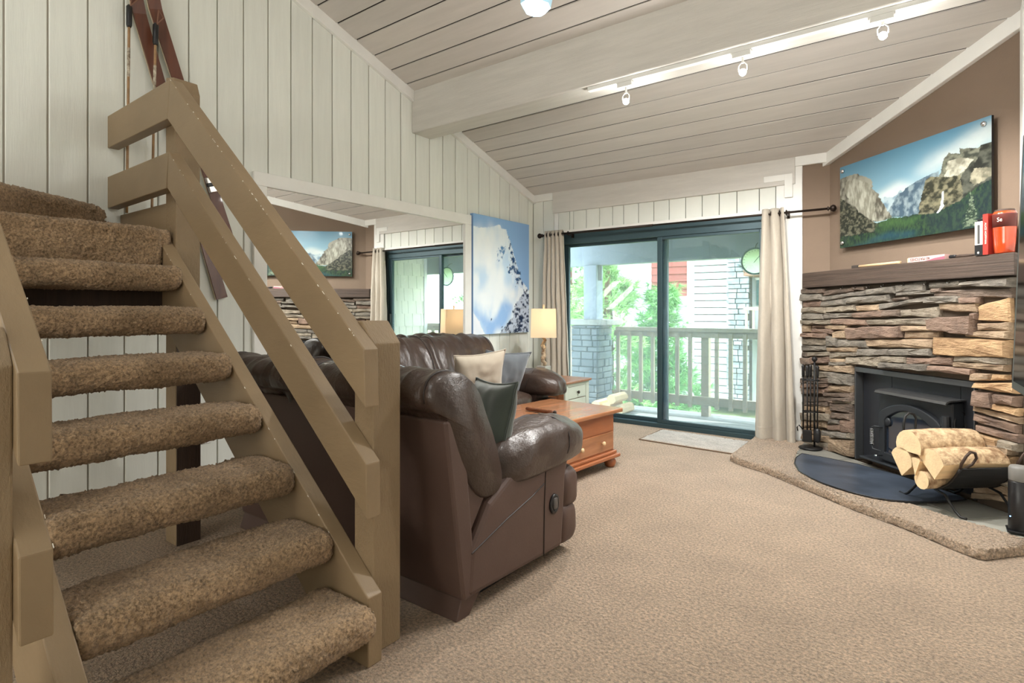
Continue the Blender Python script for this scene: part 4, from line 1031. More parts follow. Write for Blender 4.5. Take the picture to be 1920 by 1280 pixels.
text('printed_text', '40 MATCHES', .027, ink, mb, (-.055, -.0206, .019), (PI / 2, PI, 0))
tw = thing('fire_lighter', 'dark twig shaped lighter lying on the mantel beside the matches', 'lighter', fw(1.55, TY, 1.530), FR)
mk('lighter_body', tube([(-.09, 0, .010), (-.03, .004, .012), (.03, -.004, .011), (.09, 0, .012)], [.007, .011, .010, .005], 8), M['dark_wood'], tw, smooth=True, **k)
mk('lighter_cap', rbox(-.07, 0, .014, .05, .024, .022, 5, 4), M['black_plastic'], tw, smooth=True, **k)
b1 = thing('book', 'slim white and black book standing on the mantel beside the red book', 'book', fw(1.697, TY, 1.530), FR, 'books on the mantel')
mk('cover', join(box(-.024, -.021, -.05, .09, 0, .200), box(.021, .024, -.05, .09, 0, .200), box(-.024, .024, -.053, -.050, .0, .200)), mat('white_cover', C(222, 216, 206), .5), b1, **k)
mk('pages', box(-.021, .021, -.05, .086, .003, .196), M['linen'], b1, **k)
mk('spine_band', box(-.0245, .0245, -.0536, -.049, 0, .062), M['black_plastic'], b1, **k)
mk('spine_title', box(-.008, .007, -.0538, -.053, .068, .180), mat('grey_title_block', C(70, 68, 66), .6), b1, **k)
mk('spine_emblem', xf(lathe([(.006, 0), (.006, .0006)], 12), (-.002, -.0536, .016), rx=PI / 2), wink, b1, **k)
mk('lens_cap', box(-.022, .018, -.04, .03, .200, .218), M['black_plastic'], b1, bev=.004, **k)
b2 = thing('book', 'red book with a white lettered spine beside the amber jar on the mantel', 'book', fw(1.738, TY, 1.530), FR, 'books on the mantel')
redc = mat('red_cover', C(156, 46, 36), .45)
mk('cover', join(box(-.016, -.013, -.05, .10, 0, .238), box(.013, .016, -.05, .10, 0, .238), box(-.016, .016, -.053, -.050, 0, .238)), redc, b2, **k)
mk('pages', box(-.013, .013, -.05, .096, .003, .234), M['linen'], b2, **k)
text('spine_text', 'ALICE HOFFMAN', .0165, wink, b2, (.001, -.0535, .125), (PI / 2, PI / 2, 0))
jr = thing('glass_jar', 'orange red tapered glass jar with a dark cap at the end of the mantel', 'jar', fw(1.812, TY - .008, 1.530), FR)
am = mat('amber_red_glass', C(186, 66, 28), .15, var=.3, vs=8, coat=.4, spec=.7)
mk('jar_body', lathe([(.040, 0), (.046, .006), (.050, .06), (.054, .150), (.056, .225), (.050, .240)], 20), am, jr, smooth=True, **k)
mk('jar_cap', lathe([(.050, .236), (.044, .252), (.0, .252)], 20), M['dark_wood'], jr, smooth=True, **k)
mk('jar_label', lathe([(.0545, .150), (.0565, .222), (.0565, .226)], 20), mat('dark_red_label', C(92, 34, 26), .5), jr, smooth=True, **k)
text('label_text', 'Se', .034, wink, jr, (.018, -.0550, .190), (PI / 2, 0, 0))

# hearth: slate tiles, raised carpet border, black mat
hp = [fw(.0, .0)[:2], fw(1.885, .0)[:2], (.42, 4.26), (.42, 3.80), (.361, 3.82), (.242, 3.90), (.041, 4.00), (-.104, 4.11), (-.30, 4.07), (-.51, 4.15), (-.70, 4.31), (-.80, 4.45), (-.90, 4.70), (-.95, 5.05), (-.97, 5.55)]
he = mk('hearth', prism(hp, .001, .040, 'z'), mat('grey_grout', C(150, 148, 138), .9)); tag(he, 'grey slate tile hearth in front of the fireplace', None, kind='structure')
for i in range(6):
    for j in range(3):
        u0 = .02 + i * .31; y0 = -.02 - (j + 1) * .31
        c_ = fw(u0 + .15, y0 + .15)
        if c_[0] > .40: continue
        pts = [fw(a, b)[:2] for a, b in ((u0, y0), (u0 + .302, y0), (u0 + .302, y0 + .302), (u0, y0 + .302))]
        if max(p[0] for p in pts) > .415 or not all(inpoly(np.array([p[0]]), np.array([p[1]]), hp)[0] or p[1] > 4.3 for p in pts): 
            pts = [p for p in pts]
        if all(p[0] < .419 for p in pts) and sum(int(inpoly(np.array([p[0]]), np.array([p[1]]), hp)[0]) for p in pts) >= 3:
            mk('tile', prism(pts, .036, .046 + R1.uniform(0, .002), 'z'), M['slate'], he, bev=.002, seg=1)
co = [(-1.315, 5.56), (-1.307, 4.70), (-1.20, 4.60), (-.988, 4.489), (-.738, 4.279), (-.396, 3.988), (-.125, 3.803), (.10, 3.60), (.165, 3.555), (.195, 3.56), (.352, 3.745), (.42, 3.79)]
ci = [(.42, 3.83), (.361, 3.85), (.242, 3.935), (.041, 4.03), (-.104, 4.14), (-.30, 4.12), (-.50, 4.20), (-.67, 4.36), (-.76, 4.49), (-.85, 4.72), (-.90, 5.05), (-.92, 5.56)]
def dens(p, n):
    P_ = [Vector(q) for q in p]; L_ = [0]
    for a, b in zip(P_, P_[1:]): L_.append(L_[-1] + (b - a).length)
    out = []
    for i in range(n + 1):
        t = L_[-1] * i / n
        for s_ in range(len(P_) - 1):
            if t <= L_[s_ + 1] + 1e-9:
                q = (t - L_[s_]) / max(1e-9, L_[s_ + 1] - L_[s_]); out.append(P_[s_].lerp(P_[s_ + 1], q)); break
    return out
nn = 300; A_, B_ = dens(co, nn), dens(ci[::-1], nn); nr = 44; v = []; f = []
for i in range(nn + 1):
    for j in range(nr + 7):
        if j < 6:
            an = j / 6 * PI / 2; off = -.016 * math.cos(an) * .9; z = .004 + .048 * math.sin(an); t = 0
        else:
            t = (j - 6) / nr; off = 0; z = .052
        a, b = A_[i], B_[i]
        dr_ = (b - a).normalized(); p = a.lerp(b, t) + dr_ * off
        g_ = rng.normal(size=3) * .0022
        v.append((p.x + g_[0], p.y + g_[1], max(.001, z + g_[2] - (.006 if t > .985 else 0))))
w_ = nr + 7
for i in range(nn):
    for j in range(w_ - 1):
        f.append((i * w_ + j, i * w_ + j + 1, (i + 1) * w_ + j + 1, (i + 1) * w_ + j))
cb = mk('carpet_border', (v, f), M['carpet'], smooth=True); tag(cb, 'raised beige carpet border edging the slate hearth', None, kind='structure')
mp = [(-.856, 5.03), (-.868, 4.86), (-.844, 4.683), (-.78, 4.48), (-.683, 4.343), (-.60, 4.25), (-.504, 4.184), (-.40, 4.13), (-.295, 4.105), (-.21, 4.11), (-.136, 4.139), (-.05, 4.19), (.018, 4.253), (.10, 4.33), (.15, 4.40), (.12, 4.46), (-.20, 4.77), (-.464, 4.93), (-.70, 5.00)]
hm_ = mk('hearth_mat', prism(mp, .053, .062, 'z'), M['mat_black'], bev=.003); tag(hm_, 'black half round fireproof mat in front of the stove', 'mat')
mk('mat_binding', tube([(p[0], p[1], .060) for p in mp], .005, 6, True), M['black_plastic'], hm_, smooth=True)

# fireplace tools
ft = thing('fireplace_tool_set', 'black iron fireplace tool set standing left of the stove', 'fireplace tools', (-.835, 5.30, .050))
tx, ty = -.835, 5.30
mk('stand_base', lathe([(.0, .050), (.085, .050), (.090, .060), (.075, .068), (.0, .070)], 24, (tx, ty, 0)), M['iron'], ft, smooth=True)
cp_ = mk('stand_post', tube([(tx + .03, ty, .06), (tx + .03, ty, .78)], .008, 8), M['iron'], ft, smooth=True)
mk('post_ball', rbox(tx + .03, ty, .80, .045, .045, .045, 6, 2), M['iron'], cp_, smooth=True)
mk('hanger_ring', tube([(tx + .065 * math.cos(a), ty + .045 * math.sin(a), .625) for a in np.linspace(0, 2 * PI, 21)[:-1]], .006, 6, True), M['iron'], ft, smooth=True)
mk('hanger_ring', tube([(tx + .060 * math.cos(a), ty + .04 * math.sin(a), .36) for a in np.linspace(0, 2 * PI, 21)[:-1]], .004, 6, True), M['iron'], ft, smooth=True)
for nm, dx, dy in (('poker', -.055, 0), ('shovel', -.018, -.035), ('tongs', -.005, .035), ('brush', .055, -.02)):
    t_ = mk(nm, tube([(tx + dx, ty + dy, .15), (tx + dx, ty + dy, .66)], .006, 6), M['iron'], ft, smooth=True)
    mk('handle', tube([(tx + dx, ty + dy, .65), (tx + dx, ty + dy, .665), (tx + dx, ty + dy, .72), (tx + dx, ty + dy, .735), (tx + dx, ty + dy, .75)], [.009, .012, .012, .014, .006], 8), M['black_plastic'], t_, smooth=True)
    if nm == 'shovel': mk('blade', xf(box(-.035, .035, -.006, .006, -.10, 0), (tx + dx, ty + dy, .21)), M['iron'], t_, bev=.004)
    if nm == 'brush': mk('bristles', rbox(tx + dx, ty + dy, .17, .05, .05, .12, 6, 3), M['black_plastic'], t_, smooth=True)
    if nm == 'poker': mk('hook_tip', tube([(tx + dx, ty + dy, .20), (tx + dx - .03, ty + dy - .01, .24), (tx + dx - .045, ty + dy - .01, .22), (tx + dx - .04, ty + dy - .01, .19)], .005, 6), M['iron'], t_, smooth=True)

# log rack: sheet metal sling with loop handles
RO = (-.02, 4.155, 0.050); RA = math.atan2(.67, .74)
lr = thing('log_rack', 'black iron firewood sling with looped handles on the hearth', 'log rack', RO, RA)
def sect(n=16, w=.20, z0=.115, z1=.275):
    return [(-w + 2 * w * i / n, z0 + (z1 - z0) * abs(-1 + 2 * i / n) ** 2.2) for i in range(n + 1)]
sec = sect()
pl_ = [(a, b) for a, b in sec] + [(a, b - .006) for a, b in reversed(sec)]
sv_, sf_ = [], []
NL = len(sec)
for x in (.01, .335):
    for dz in (0, -.006):
        sv_ += [(x, a, b + dz) for a, b in sec]
for i in range(NL - 1):
    sf_ += [(i, i + 1, 2 * NL + i + 1, 2 * NL + i), (NL + i + 1, NL + i, 3 * NL + i, 3 * NL + i + 1), (i, NL + i, NL + i + 1, i + 1), (2 * NL + i + 1, 3 * NL + i + 1, 3 * NL + i, 2 * NL + i)]
sf_ += [(0, 2 * NL, 3 * NL, NL), (NL - 1, 2 * NL - 1, 4 * NL - 1, 3 * NL - 1)]
mk('sling', (sv_, sf_), M['iron'], lr, **k)
for x in (.0, .345):
    mk('strap', tube([(x, a, b) for a, b in sec], .008, 8), M['iron'], lr, smooth=True, **k)
    for sy in (-1, 1):
        hz = .14 if sy > 0 else 0
        mk('loop_handle', tube([(x, sy * .195, .268), (x, sy * .205, .305 + hz), (x + .02, sy * .215, .350 + hz), (x + .045, sy * .215, .372 + hz), (x + .075, sy * .212, .365 + hz), (x + .088, sy * .208, .335 + hz), (x + .07, sy * .20, .300 + hz * .6), (x + .03, sy * .195, .275)], .0075, 8), mat('rusty_loop', C(64, 48, 38), .5, metal=.4) if sy < 0 else M['iron'], lr, smooth=True, **k)
        mk('leg', tube([(x, sy * .03, .112), (x, sy * .10, .100), (x, sy * .165, .030), (x, sy * .20, .008), (x, sy * .235, .012)], .0075, 8), M['iron'], lr, smooth=True, **k)
mk('side_rail', tube([(.0, -.20, .273), (.345, -.20, .273)], .006, 8), M['iron'], lr, smooth=True, **k)
mk('side_rail', tube([(.0, .20, .273), (.345, .20, .273)], .006, 8), M['iron'], lr, smooth=True, **k)

# split logs; profile in the rack's cross section (y, z), x along the log
def log(label, prof, x0, x1, bark, seed):
    r = thing('firewood_log', label, 'log', RO, RA, 'split logs in the sling')
    n = len(prof); g_ = random.Random(seed); v = []; f = []
    NX = 8
    cy_ = sum(p[0] for p in prof) / n; cz_ = sum(p[1] for p in prof) / n
    for i in range(NX + 1):
        t = i / NX
        for q, (a, b) in enumerate(prof):
            kx = 1 + g_.uniform(-.02, .02) * (0 < i < NX)
            v.append((x0 + (x1 - x0) * t, cy_ + (a - cy_) * kx, cz_ + (b - cz_) * kx + .008 * math.sin(t * PI)))
    fb, fs = [], []
    for i in range(NX):
        for q in range(n):
            l = (q + 1) % n
            (fb if bark[q] else fs).append((i * n + q, i * n + l, (i + 1) * n + l, (i + 1) * n + q))
    def sub_(fc):
        used = sorted({i for q in fc for i in q}); mp_ = {a: b for b, a in enumerate(used)}
        return [v[i] for i in used], [tuple(mp_[i] for i in q) for q in fc]
    ends = [(v[q][0], v[q][1], v[q][2]) for q in range(n)]
    ev = ends + [(x0, cy_, cz_)] + [v[NX * n + q] for q in range(n)] + [(x1, cy_, cz_)]
    for o_ in (0, n + 1): mk('cut_end', (ev[o_:o_ + n + 1], [(q, (q + 1) % n, n) for q in range(n)]), M['log_end'], r, **k)
    if fb: mk('bark', sub_(fb), M['bark'], r, smooth=True, **k)
    if fs: mk('split_face', sub_(fs), M['split'], r, **k)
    return r
def arcp(cy, cz, r, a0, a1, n=9, tip=None):
    p = [(cy + r * math.cos(math.radians(a0 + (a1 - a0) * i / n)), cz + r * math.sin(math.radians(a0 + (a1 - a0) * i / n))) for i in range(n + 1)]
    b = [1] * n + [0]
    if tip: p += [tip]; b = [1] * n + [0, 0]
    return p, b
p_, b_ = arcp(.05, .345, .095, -20, 200, 10); log('half round split log on top of the pile', p_, -.10, .31, b_, 1)
p_, b_ = arcp(.105, .245, .082, 20, 190, 9, (.10, .155)); log('quarter log at the left under the top log', p_, -.10, .30, b_, 2)
p_, b_ = arcp(.0, .235, .055, 60, 130, 4, (.0, .185)); log('small wedge log in the middle of the pile', [(a * 1.0, b) for a, b in p_], -.10, .29, b_, 3)
p_, b_ = arcp(-.085, .265, .095, 25, 165, 9, (-.115, .195)); log('large split log resting on the right side of the pile', p_, -.08, .33, b_, 4)
p_, b_ = arcp(-.035, .168, .052, 0, 330, 12); log('small round log lowest in the sling', p_, -.09, .30, b_, 5)

# black gadget and television at the right edge
dv = thing('cylinder_heater', 'black cylindrical gadget with a grey top standing on the hearth', 'heater', (.352, 3.96, .050))
mk('body', lathe([(.040, .0), (.044, .01), (.044, .26), (.040, .265)], 24, (.352, 3.96, .050)), M['black_plastic'], dv, smooth=True)
mk('grey_top', lathe([(.041, .265), (.043, .27), (.043, .33), (.036, .342), (.0, .344)], 24, (.352, 3.96, .050)), mat('grey_ribbed_top', C(120, 118, 114), .5), dv, smooth=True)
mk('base_plate', box(.302, .40, 3.91, 4.01, .050, .060), M['black_plastic'], dv, bev=.003)
mk('led', xf(lathe([(.003, 0), (.003, .002)], 8), (.352 - .036, 3.96 - .027, .13), rx=PI / 2, rz=-.9), mat('blue_led', (.2, .5, 1), .4, emit=(.3, .6, 1), es=6), dv)
tv = thing('television', 'thin black television on a wall arm at the right edge', 'television', (.215, 2.64, .93), math.radians(3))
mk('cabinet', prism([(.0, .0), (.036, .0), (.066, .88), (.030, .88)], -1.42, 0, 'y'), mat('grey_tv_edge', C(74, 78, 78), .4, metal=.2), tv, bev=.004, world=False)
mk('screen', prism([(-.002, .03), (.002, .03), (.030, .85), (.026, .85)], -1.39, -.05, 'y'), mat('black_screen', C(10, 10, 12), .12), tv, world=False)
mk('wall_arm', join(box(.05, .125, -.78, -.62, .36, .52)), M['black_plastic'], tv, world=False)

# ------------------------------------------------------------------ track lights and pendant
tk = thing('track_light', 'white track with three lit spot lamps under the ceiling beam', 'track light', (-.95, 3.665, 2.80))
mk('track', box(-2.03, .38, 3.645, 3.685, 2.800, 2.829), M['white_metal'], tk, bev=.003)
for xx, zz in ((-1.734, 2.666), (-.952, 2.674), (-.226, 2.690)):
    hd_ = mk('lamp_head', join(box(xx - .06, xx + .05, 3.645, 3.685, 2.765, 2.80), tube([(xx, 3.665, 2.77), (xx, 3.665, zz + .055)], .008, 8)), M['white_metal'], tk, bev=.003)
    mk('yoke', tube([(xx - .024, 3.665, zz + .01), (xx - .026, 3.665, zz + .04), (xx - .010, 3.665, zz + .06), (xx + .010, 3.665, zz + .06), (xx + .026, 3.665, zz + .04), (xx + .024, 3.665, zz + .01)], .0035, 6), M['white_metal'], hd_, smooth=True)
    mk('bulb', rbox(xx, 3.665, zz, .042, .042, .042, 6, 2), M['bulb'], hd_, smooth=True)
    light('track_glow_light', 'POINT', (xx, 3.665, zz - .045), 9, (1.0, .985, .95), size=.03)
    light('track_spot_light', 'SPOT', (xx, 3.665, zz - .03), 140, (1.0, .985, .95), rot=(math.radians(12), math.radians(10 if xx > -.5 else 0), 0), size=.03, spot=math.radians(150))
px_, py_ = -1.255, 1.835
pd = thing('pendant_lamp', 'frosted glass pendant lamp shade hanging at the top of the view', 'pendant lamp', (px_, py_, 3.0))
mk('rod', tube([(px_, py_, 2.52), (px_, py_, zc(py_))], .008, 8), M['white_metal'], pd, smooth=True)
mk('canopy', lathe([(.06, zc(py_) - .03), (.065, zc(py_) + .03)], 20, (px_, py_, 0)), M['white_metal'], pd, smooth=True)
gsh = mat('frosted_lit_glass', C(150, 190, 208), .35, emit=(.55, .85, 1.0), es=.22)
mk('glass_shade', xf(lathe([(.030, .17), (.050, .14), (.066, .08), (.060, .03), (.040, .006), (.0, .0)], 8), (px_, py_, 2.362), ry=.12), gsh, pd, smooth=False)
mk('socket', lathe([(.032, 2.53), (.036, 2.55), (.030, 2.60), (.012, 2.62)], 16, (px_, py_, 0)), M['steel'], pd, smooth=True)
light('pendant_light', 'POINT', (px_ + .02, py_, 2.25), 16, (1.0, .99, .96), size=.05)
# ------------------------------------------------------------------ outdoors: porch, trees, neighbouring house
dk = mk('deck_floor', box(-5.2, -.7, 5.73, 6.90, -.20, -.075), M['gap']); tag(dk, 'weathered grey deck outside the sliding door', None, kind='structure')
y = 5.735
while y < 6.86:
    mk('deck_board', box(-5.2, -.7, y, y + .132, -.075, -.045), M['deck'], dk, bev=.003, seg=1); y += .140
pb = mk('porch_beam', box(-6.0, .4, 6.62, 6.76, 1.80, 2.20), M['porch_paint'], bev=.006); tag(pb, 'painted porch beam under the roof edge', None, kind='structure')
pv = [(x, yy, zc(yy) + .06 + dz) for dz in (0, .16) for x, yy in ((-6.0, 5.72), (.5, 5.72), (.5, 6.95), (-6.0, 6.95))]
pcg = mk('porch_ceiling', (pv, box(0, 1, 0, 1, 0, 1)[1]), M['porch_paint']); tag(pcg, 'sloping porch ceiling', None, kind='structure')
for xx in (-3.9, -3.0, -2.1, -1.2):
    mk('rafter', prism([(5.73, zc(5.73) - .02), (6.62, zc(6.62) - .02), (6.62, zc(6.62) + .07), (5.73, zc(5.73) + .07)], xx - .03, xx + .03, 'x'), M['porch_paint'], pcg)
rl = thing('deck_railing', 'wooden deck railing with square balusters', 'railing', (-2.2, 6.72, -.045))
mk('top_rail', box(-3.30, -.75, 6.66, 6.78, .955, 1.00), M['porch_rail'], rl, bev=.004)
mk('top_rail', box(-3.34, -.75, 6.70, 6.745, .885, .955), M['porch_rail'], rl, bev=.003)
mk('bottom_rail', box(-3.34, -.75, 6.70, 6.745, .09, .19), M['porch_rail'], rl, bev=.003)
xx = -3.27
while xx < -.8:
    if abs(xx + 2.18) > .05: mk('baluster', box(xx - .021, xx + .021, 6.66, 6.70, .06, .94), M['porch_rail'], rl, bev=.003, seg=1)
    xx += .156
mk('post', box(-2.225, -2.135, 6.74, 6.83, -.30, .96), M['porch_rail'], rl, bev=.004)
r2 = thing('deck_railing', 'short stretch of wooden deck railing left of the stone pier', 'railing', (-4.5, 6.72, -.045))
mk('top_rail', box(-5.2, -3.88, 6.68, 6.78, .885, 1.00), M['porch_rail'], r2, bev=.004)
mk('bottom_rail', box(-5.2, -3.88, 6.70, 6.745, .09, .19), M['porch_rail'], r2, bev=.003)
for i in range(8): mk('baluster', box(-3.98 - i * .156, -3.938 - i * .156, 6.66, 6.70, .06, .94), M['porch_rail'], r2, bev=.003, seg=1)
pi_ = thing('stone_pier', 'grey stacked stone porch pier with a flat cap', 'pier', (-3.64, 6.65, -.045))
mk('core', box(-3.81, -3.47, 6.48, 6.82, -.045, 1.02), M['mortar'], pi_)
psm = mat('grey_pier_stone', C(128, 134, 136), .85, col2=C(84, 92, 98), vs=10, bump=.6, bs=25, rnd=.15)
R2 = random.Random(3); z = -.04
while z < 1.0:
    hh = R2.uniform(.05, .10); hh = min(hh, 1.02 - z)
    x = -3.83
    while x < -3.46:
        w = min(R2.uniform(.10, .24), -3.445 - x); d = R2.uniform(0, .02)
        if w > .03: mk('stone', box(x, x + w - .008, 6.455 - d, 6.50, z, z + hh - .008), psm, pi_, bev=.006, seg=1)
        x += w
    yy = 6.46
    while yy < 6.83:
        w = min(R2.uniform(.10, .22), 6.85 - yy); d = R2.uniform(0, .02)
        if w > .03: mk('stone', box(-3.48, -3.445 + d, yy, yy + w - .008, z, z + hh - .008), psm, pi_, bev=.006, seg=1)
        yy += w
    z += hh
mk('cap', box(-3.88, -3.30, 6.42, 6.88, 1.02, 1.09), mat('pale_cap_stone', C(168, 166, 156), .8, var=.1, bump=.4, bs=20), pi_, bev=.012)
pp = thing('porch_post', 'square painted porch post standing on the stone pier', 'post', (-3.63, 6.66, 1.09))
mk('shaft', box(-3.72, -3.53, 6.58, 6.76, 1.09, 1.80), M['porch_paint'], pp, bev=.006)
mk('strap_plate', box(-3.532, -3.526, 6.62, 6.72, 1.60, 1.80), M['iron'], pp)
# firewood kept on the deck
for i, (x, y_, z, r_) in enumerate(((-3.20, 6.38, .02, .07), (-3.05, 6.40, .01, .06), (-3.13, 6.38, .135, .06), (-3.33, 6.36, .03, .075))):
    lg = thing('deck_log', ('split log at the middle bottom of the firewood pile on the deck', 'split log at the right end of the firewood pile on the deck', 'split log lying on top of the firewood pile on the deck', 'split log at the left of the deck firewood pile, next to the stone pier')[i], 'log', (x, y_, -.045), 0, 'firewood pile on the deck')
    pts = [(x + r_ * math.cos(a) * (1.1 if j % 2 else .9), z + r_ * math.sin(a)) for j, a in enumerate(np.linspace(.3 * i, 2 * PI + .3 * i, 9)[:-1])]
    mk('split_face', prism(pts, y_ - .17, y_ + .17), M['split'], lg, bev=.003, seg=1)
    mk('cut_end', prism([(x + (p[0] - x) * .96, z + (p[1] - z) * .96) for p in pts], y_ - .173, y_ - .168), M['log_end'], lg)
# round dial hanging from the porch beam
dial_m = bpy.data.materials.new('pale_translucent_dial'); dial_m.use_nodes = True
_n = dial_m.node_tree; _n.nodes.remove(_n.nodes['Principled BSDF'])
_b = _n.nodes.new('ShaderNodeBsdfTranslucent'); _b.inputs[0].default_value = (*C(214, 232, 214), 1)
_n.links.new(_b.outputs[0], _n.nodes['Material Output'].inputs[0])
od = thing('round_dial', 'round pale green dial hanging outside under the porch beam', 'thermometer', (-1.56, 6.50, 1.74))
mk('rim', tube([(-1.56 + .140 * math.cos(a), 6.50, 1.74 + .140 * math.sin(a)) for a in np.linspace(0, 2 * PI, 41)[:-1]], .010, 8, True), mat('teal_rim', C(70, 96, 96), .5), od, smooth=True)
dc = mk('face', ([(-1.56, 6.50, 1.74)] + [(-1.56 + .134 * math.cos(a), 6.50, 1.74 + .134 * math.sin(a)) for a in np.linspace(0, 2 * PI, 41)[:-1]], [(0, i + 1, (i + 1) % 40 + 1) for i in range(40)]), dial_m, od)
for a in np.linspace(-2.2, 2.2, 17):
    mk('tick', xf(box(-.002, .002, -.0135, -.0120, .108, .122), (-1.56, 6.512, 1.74), ry=a), M['iron'], dc)
mk('needle', xf(box(-.003, .003, -.0155, -.0135, -.02, .085), (-1.56, 6.512, 1.74), ry=.7), M['iron'], od)
mk('hanger', tube([(-1.56, 6.505, 1.885), (-1.56, 6.56, 1.93), (-1.56, 6.625, 1.95)], .004, 6), M['iron'], od)
# shingled wing wall at the right end of the porch
ws = mk('wall_porch', box(-.98, -.80, 5.73, 6.62, -.05, 2.40), M['porch_paint']); tag(ws, 'shingled wall closing the right end of the porch', None, kind='structure')
shm = mat('pale_shingle', C(226, 222, 200), .8, var=.08, vs=8, st=(1, 6, 1), rnd=.06)
z = -.04; row = 0
while z < 2.2:
    yy = 5.74 - (.09 if row % 2 else 0)
    while yy < 6.60:
        a, b = max(5.74, yy), min(6.61, yy + R2.uniform(.13, .19)); yy = b if b > a else yy + .1
        if b - a > .03: mk('shingle', prism([(-.980, z + .24), (-.985, z + .24), (-1.000, z), (-.980, z)], a + .003, b - .003), shm, ws)
    z += .20; row += 1
tag(mk('trim_7', box(-1.01, -.78, 6.56, 6.63, -.05, 2.2), M['trim'], bev=.004), 'pale corner board of the shingled porch wall', kind='structure')

gr = mk('ground', ([(-60, 6.9, -1.6), (40, 6.9, -1.6), (40, 80, -.6), (-60, 80, -.6)], [(0, 1, 2, 3)]), mat('dry_grass', C(176, 178, 120), .95, col2=C(120, 140, 84), vs=1.5, bump=.5, bs=20)); tag(gr, 'dry grass ground beyond the deck', None, kind='structure')

def needles(n, pick_, ln, w, seed):
    g = np.random.default_rng(seed); V = []; F = []
    for q in range(n):
        c, out = pick_(g)
        for a in range(11):
            d = np.array(out) * .8 + g.normal(size=3) * .55; d /= np.linalg.norm(d) + 1e-9
            s = np.cross(d, g.normal(size=3)); s /= np.linalg.norm(s) + 1e-9
            l = ln * g.uniform(.6, 1.2); i = len(V)
            V += [tuple(c + s * w), tuple(c - s * w), tuple(c + d * l)]; F.append((i, i + 1, i + 2))
    return V, F
ndm = mat('pine_needle', C(120, 168, 96), .7, var=.3, vs=2.5)
ndm2 = mat('pale_pine_needle', C(156, 196, 120), .7, var=.3, vs=2.5)
tkm = mat('pine_trunk', C(112, 84, 64), .95, var=.3, vs=8, bump=.6, bs=20)
def pine(label, x, y_, z0, h, r, seed, m, n=1500):
    t = thing('pine_tree', label, 'tree', (x, y_, z0), 0, 'pines beyond the deck')
    tr = mk('trunk', tube([(x, y_, z0), (x + .05, y_, z0 + h * .5), (x, y_, z0 + h)], [.16, .10, .02], 8), tkm, t, smooth=True)
    g0 = np.random.default_rng(seed)
    br = []
    for q in range(46):
        zz = z0 + h * (.06 + .92 * q / 46); a = g0.uniform(0, 2 * PI); L_ = r * (1.02 - .9 * (zz - z0) / h) * g0.uniform(.75, 1.15)
        p0 = np.array((x, y_, zz)); p1 = p0 + np.array((math.cos(a) * L_, math.sin(a) * L_, .12 * L_ - .15))
        br.append((p0, p1))
    mk('branches', join(*[tube([tuple(a), tuple((a + b) / 2 + np.array((0, 0, .05))), tuple(b)], [.03, .02, .008], 5) for a, b in br]), tkm, t)
    def pk(g):
        a, b = br[g.integers(len(br))]; u = g.uniform(.25, 1.05); d = b - a; d = d / np.linalg.norm(d)
        return a + (b - a) * u + g.normal(size=3) * .09, d + np.array((0, 0, .35))
    nd = mk('needles', needles(n, pk, .20, .010, seed), m, t); nd['kind'] = 'stuff'
pine('bushy bright green pine directly behind the deck railing', -5.25, 10.2, -1.5, 4.6, 1.55, 21, ndm2, 2600)
pine('smaller pale pine in front of the neighbouring house', -4.25, 10.6, -1.5, 3.3, 1.10, 22, ndm, 1900)
pine('taller dark pine to the left beyond the stone pier', -8.8, 14.0, -1.4, 8.0, 2.4, 23, ndm, 2400)
pine('tall pine far to the right beyond the porch', 1.4, 12.5, -1.4, 8.0, 2.4, 24, ndm, 2200)
tall = [o for o in bpy.data.objects if o.get('label', '').startswith('tall pine far')][0]
pbn = mk('drooping_branch', join(tube([(1.4, 12.5, 2.6), (.2, 10.4, 2.3), (-1.0, 8.4, 1.85), (-1.45, 8.0, 1.75), (-1.75, 8.0, 1.68), (-2.05, 8.0, 1.78)], [.04, .03, .015, .010, .008, .004], 6), tube([(-1.75, 8.0, 1.68), (-1.95, 8.0, 1.90)], [.007, .003], 6)), tkm, tall)
def pk2(g):
    u = g.uniform(0, 1)
    if g.random() < .5: c = np.array((-1.75, 8, 1.68)) * (1 - u) + np.array((-2.08, 8, 1.79)) * u
    else: c = np.array((-1.78, 8, 1.70)) * (1 - u) + np.array((-1.98, 8, 1.92)) * u
    return c, np.array((-.7, 0, .35))
nd = mk('branch_needles', needles(70, pk2, .13, .0035, 5), mat('dark_needle', C(46, 66, 44), .8), pbn); nd['kind'] = 'stuff'

# neighbouring house
nh = thing('neighbor_house', 'neighbouring house with pale lap siding, red gable and stone chimney', 'house', (-4.2, 15.5, -1.0))
sid = mat('pale_lap_siding', C(196, 200, 198), .8, rnd=.03)
red = mat('red_lap_siding', C(150, 84, 76), .8, rnd=.04)
mk('wall', box(-9.0, -1.0, 15.2, 18.0, -1.2, 6.0), sid, nh)
mk('lap_shade_backing', box(-5.18, -4.26, 15.17, 15.2, -1.1, 4.2), M['gap'], nh)  # dark sheet added so the lap joints read as shadow lines
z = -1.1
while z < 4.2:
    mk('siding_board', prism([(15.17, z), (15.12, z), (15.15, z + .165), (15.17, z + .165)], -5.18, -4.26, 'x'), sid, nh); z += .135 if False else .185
mk('corner_trim', box(-5.36, -5.18, 15.10, 15.25, -1.2, 5.0), M['trim'], nh)
z = 1.6
while z < 5.0:
    mk('red_board', prism([(15.19, z), (15.14, z), (15.18, z + .21), (15.19, z + .21)], -6.4, -5.36, 'x'), red, nh); z += .205
mk('belly_band', box(-6.4, -5.36, 15.08, 15.2, 1.35, 1.60), M['trim'], nh)
mk('chimney_core', box(-4.24, -3.72, 14.95, 15.3, -1.2, 5.0), M['mortar'], nh)
z = -1.1
cst = mat('pale_chimney_stone', C(168, 170, 172), .85, col2=C(120, 126, 132), vs=6, rnd=.12)
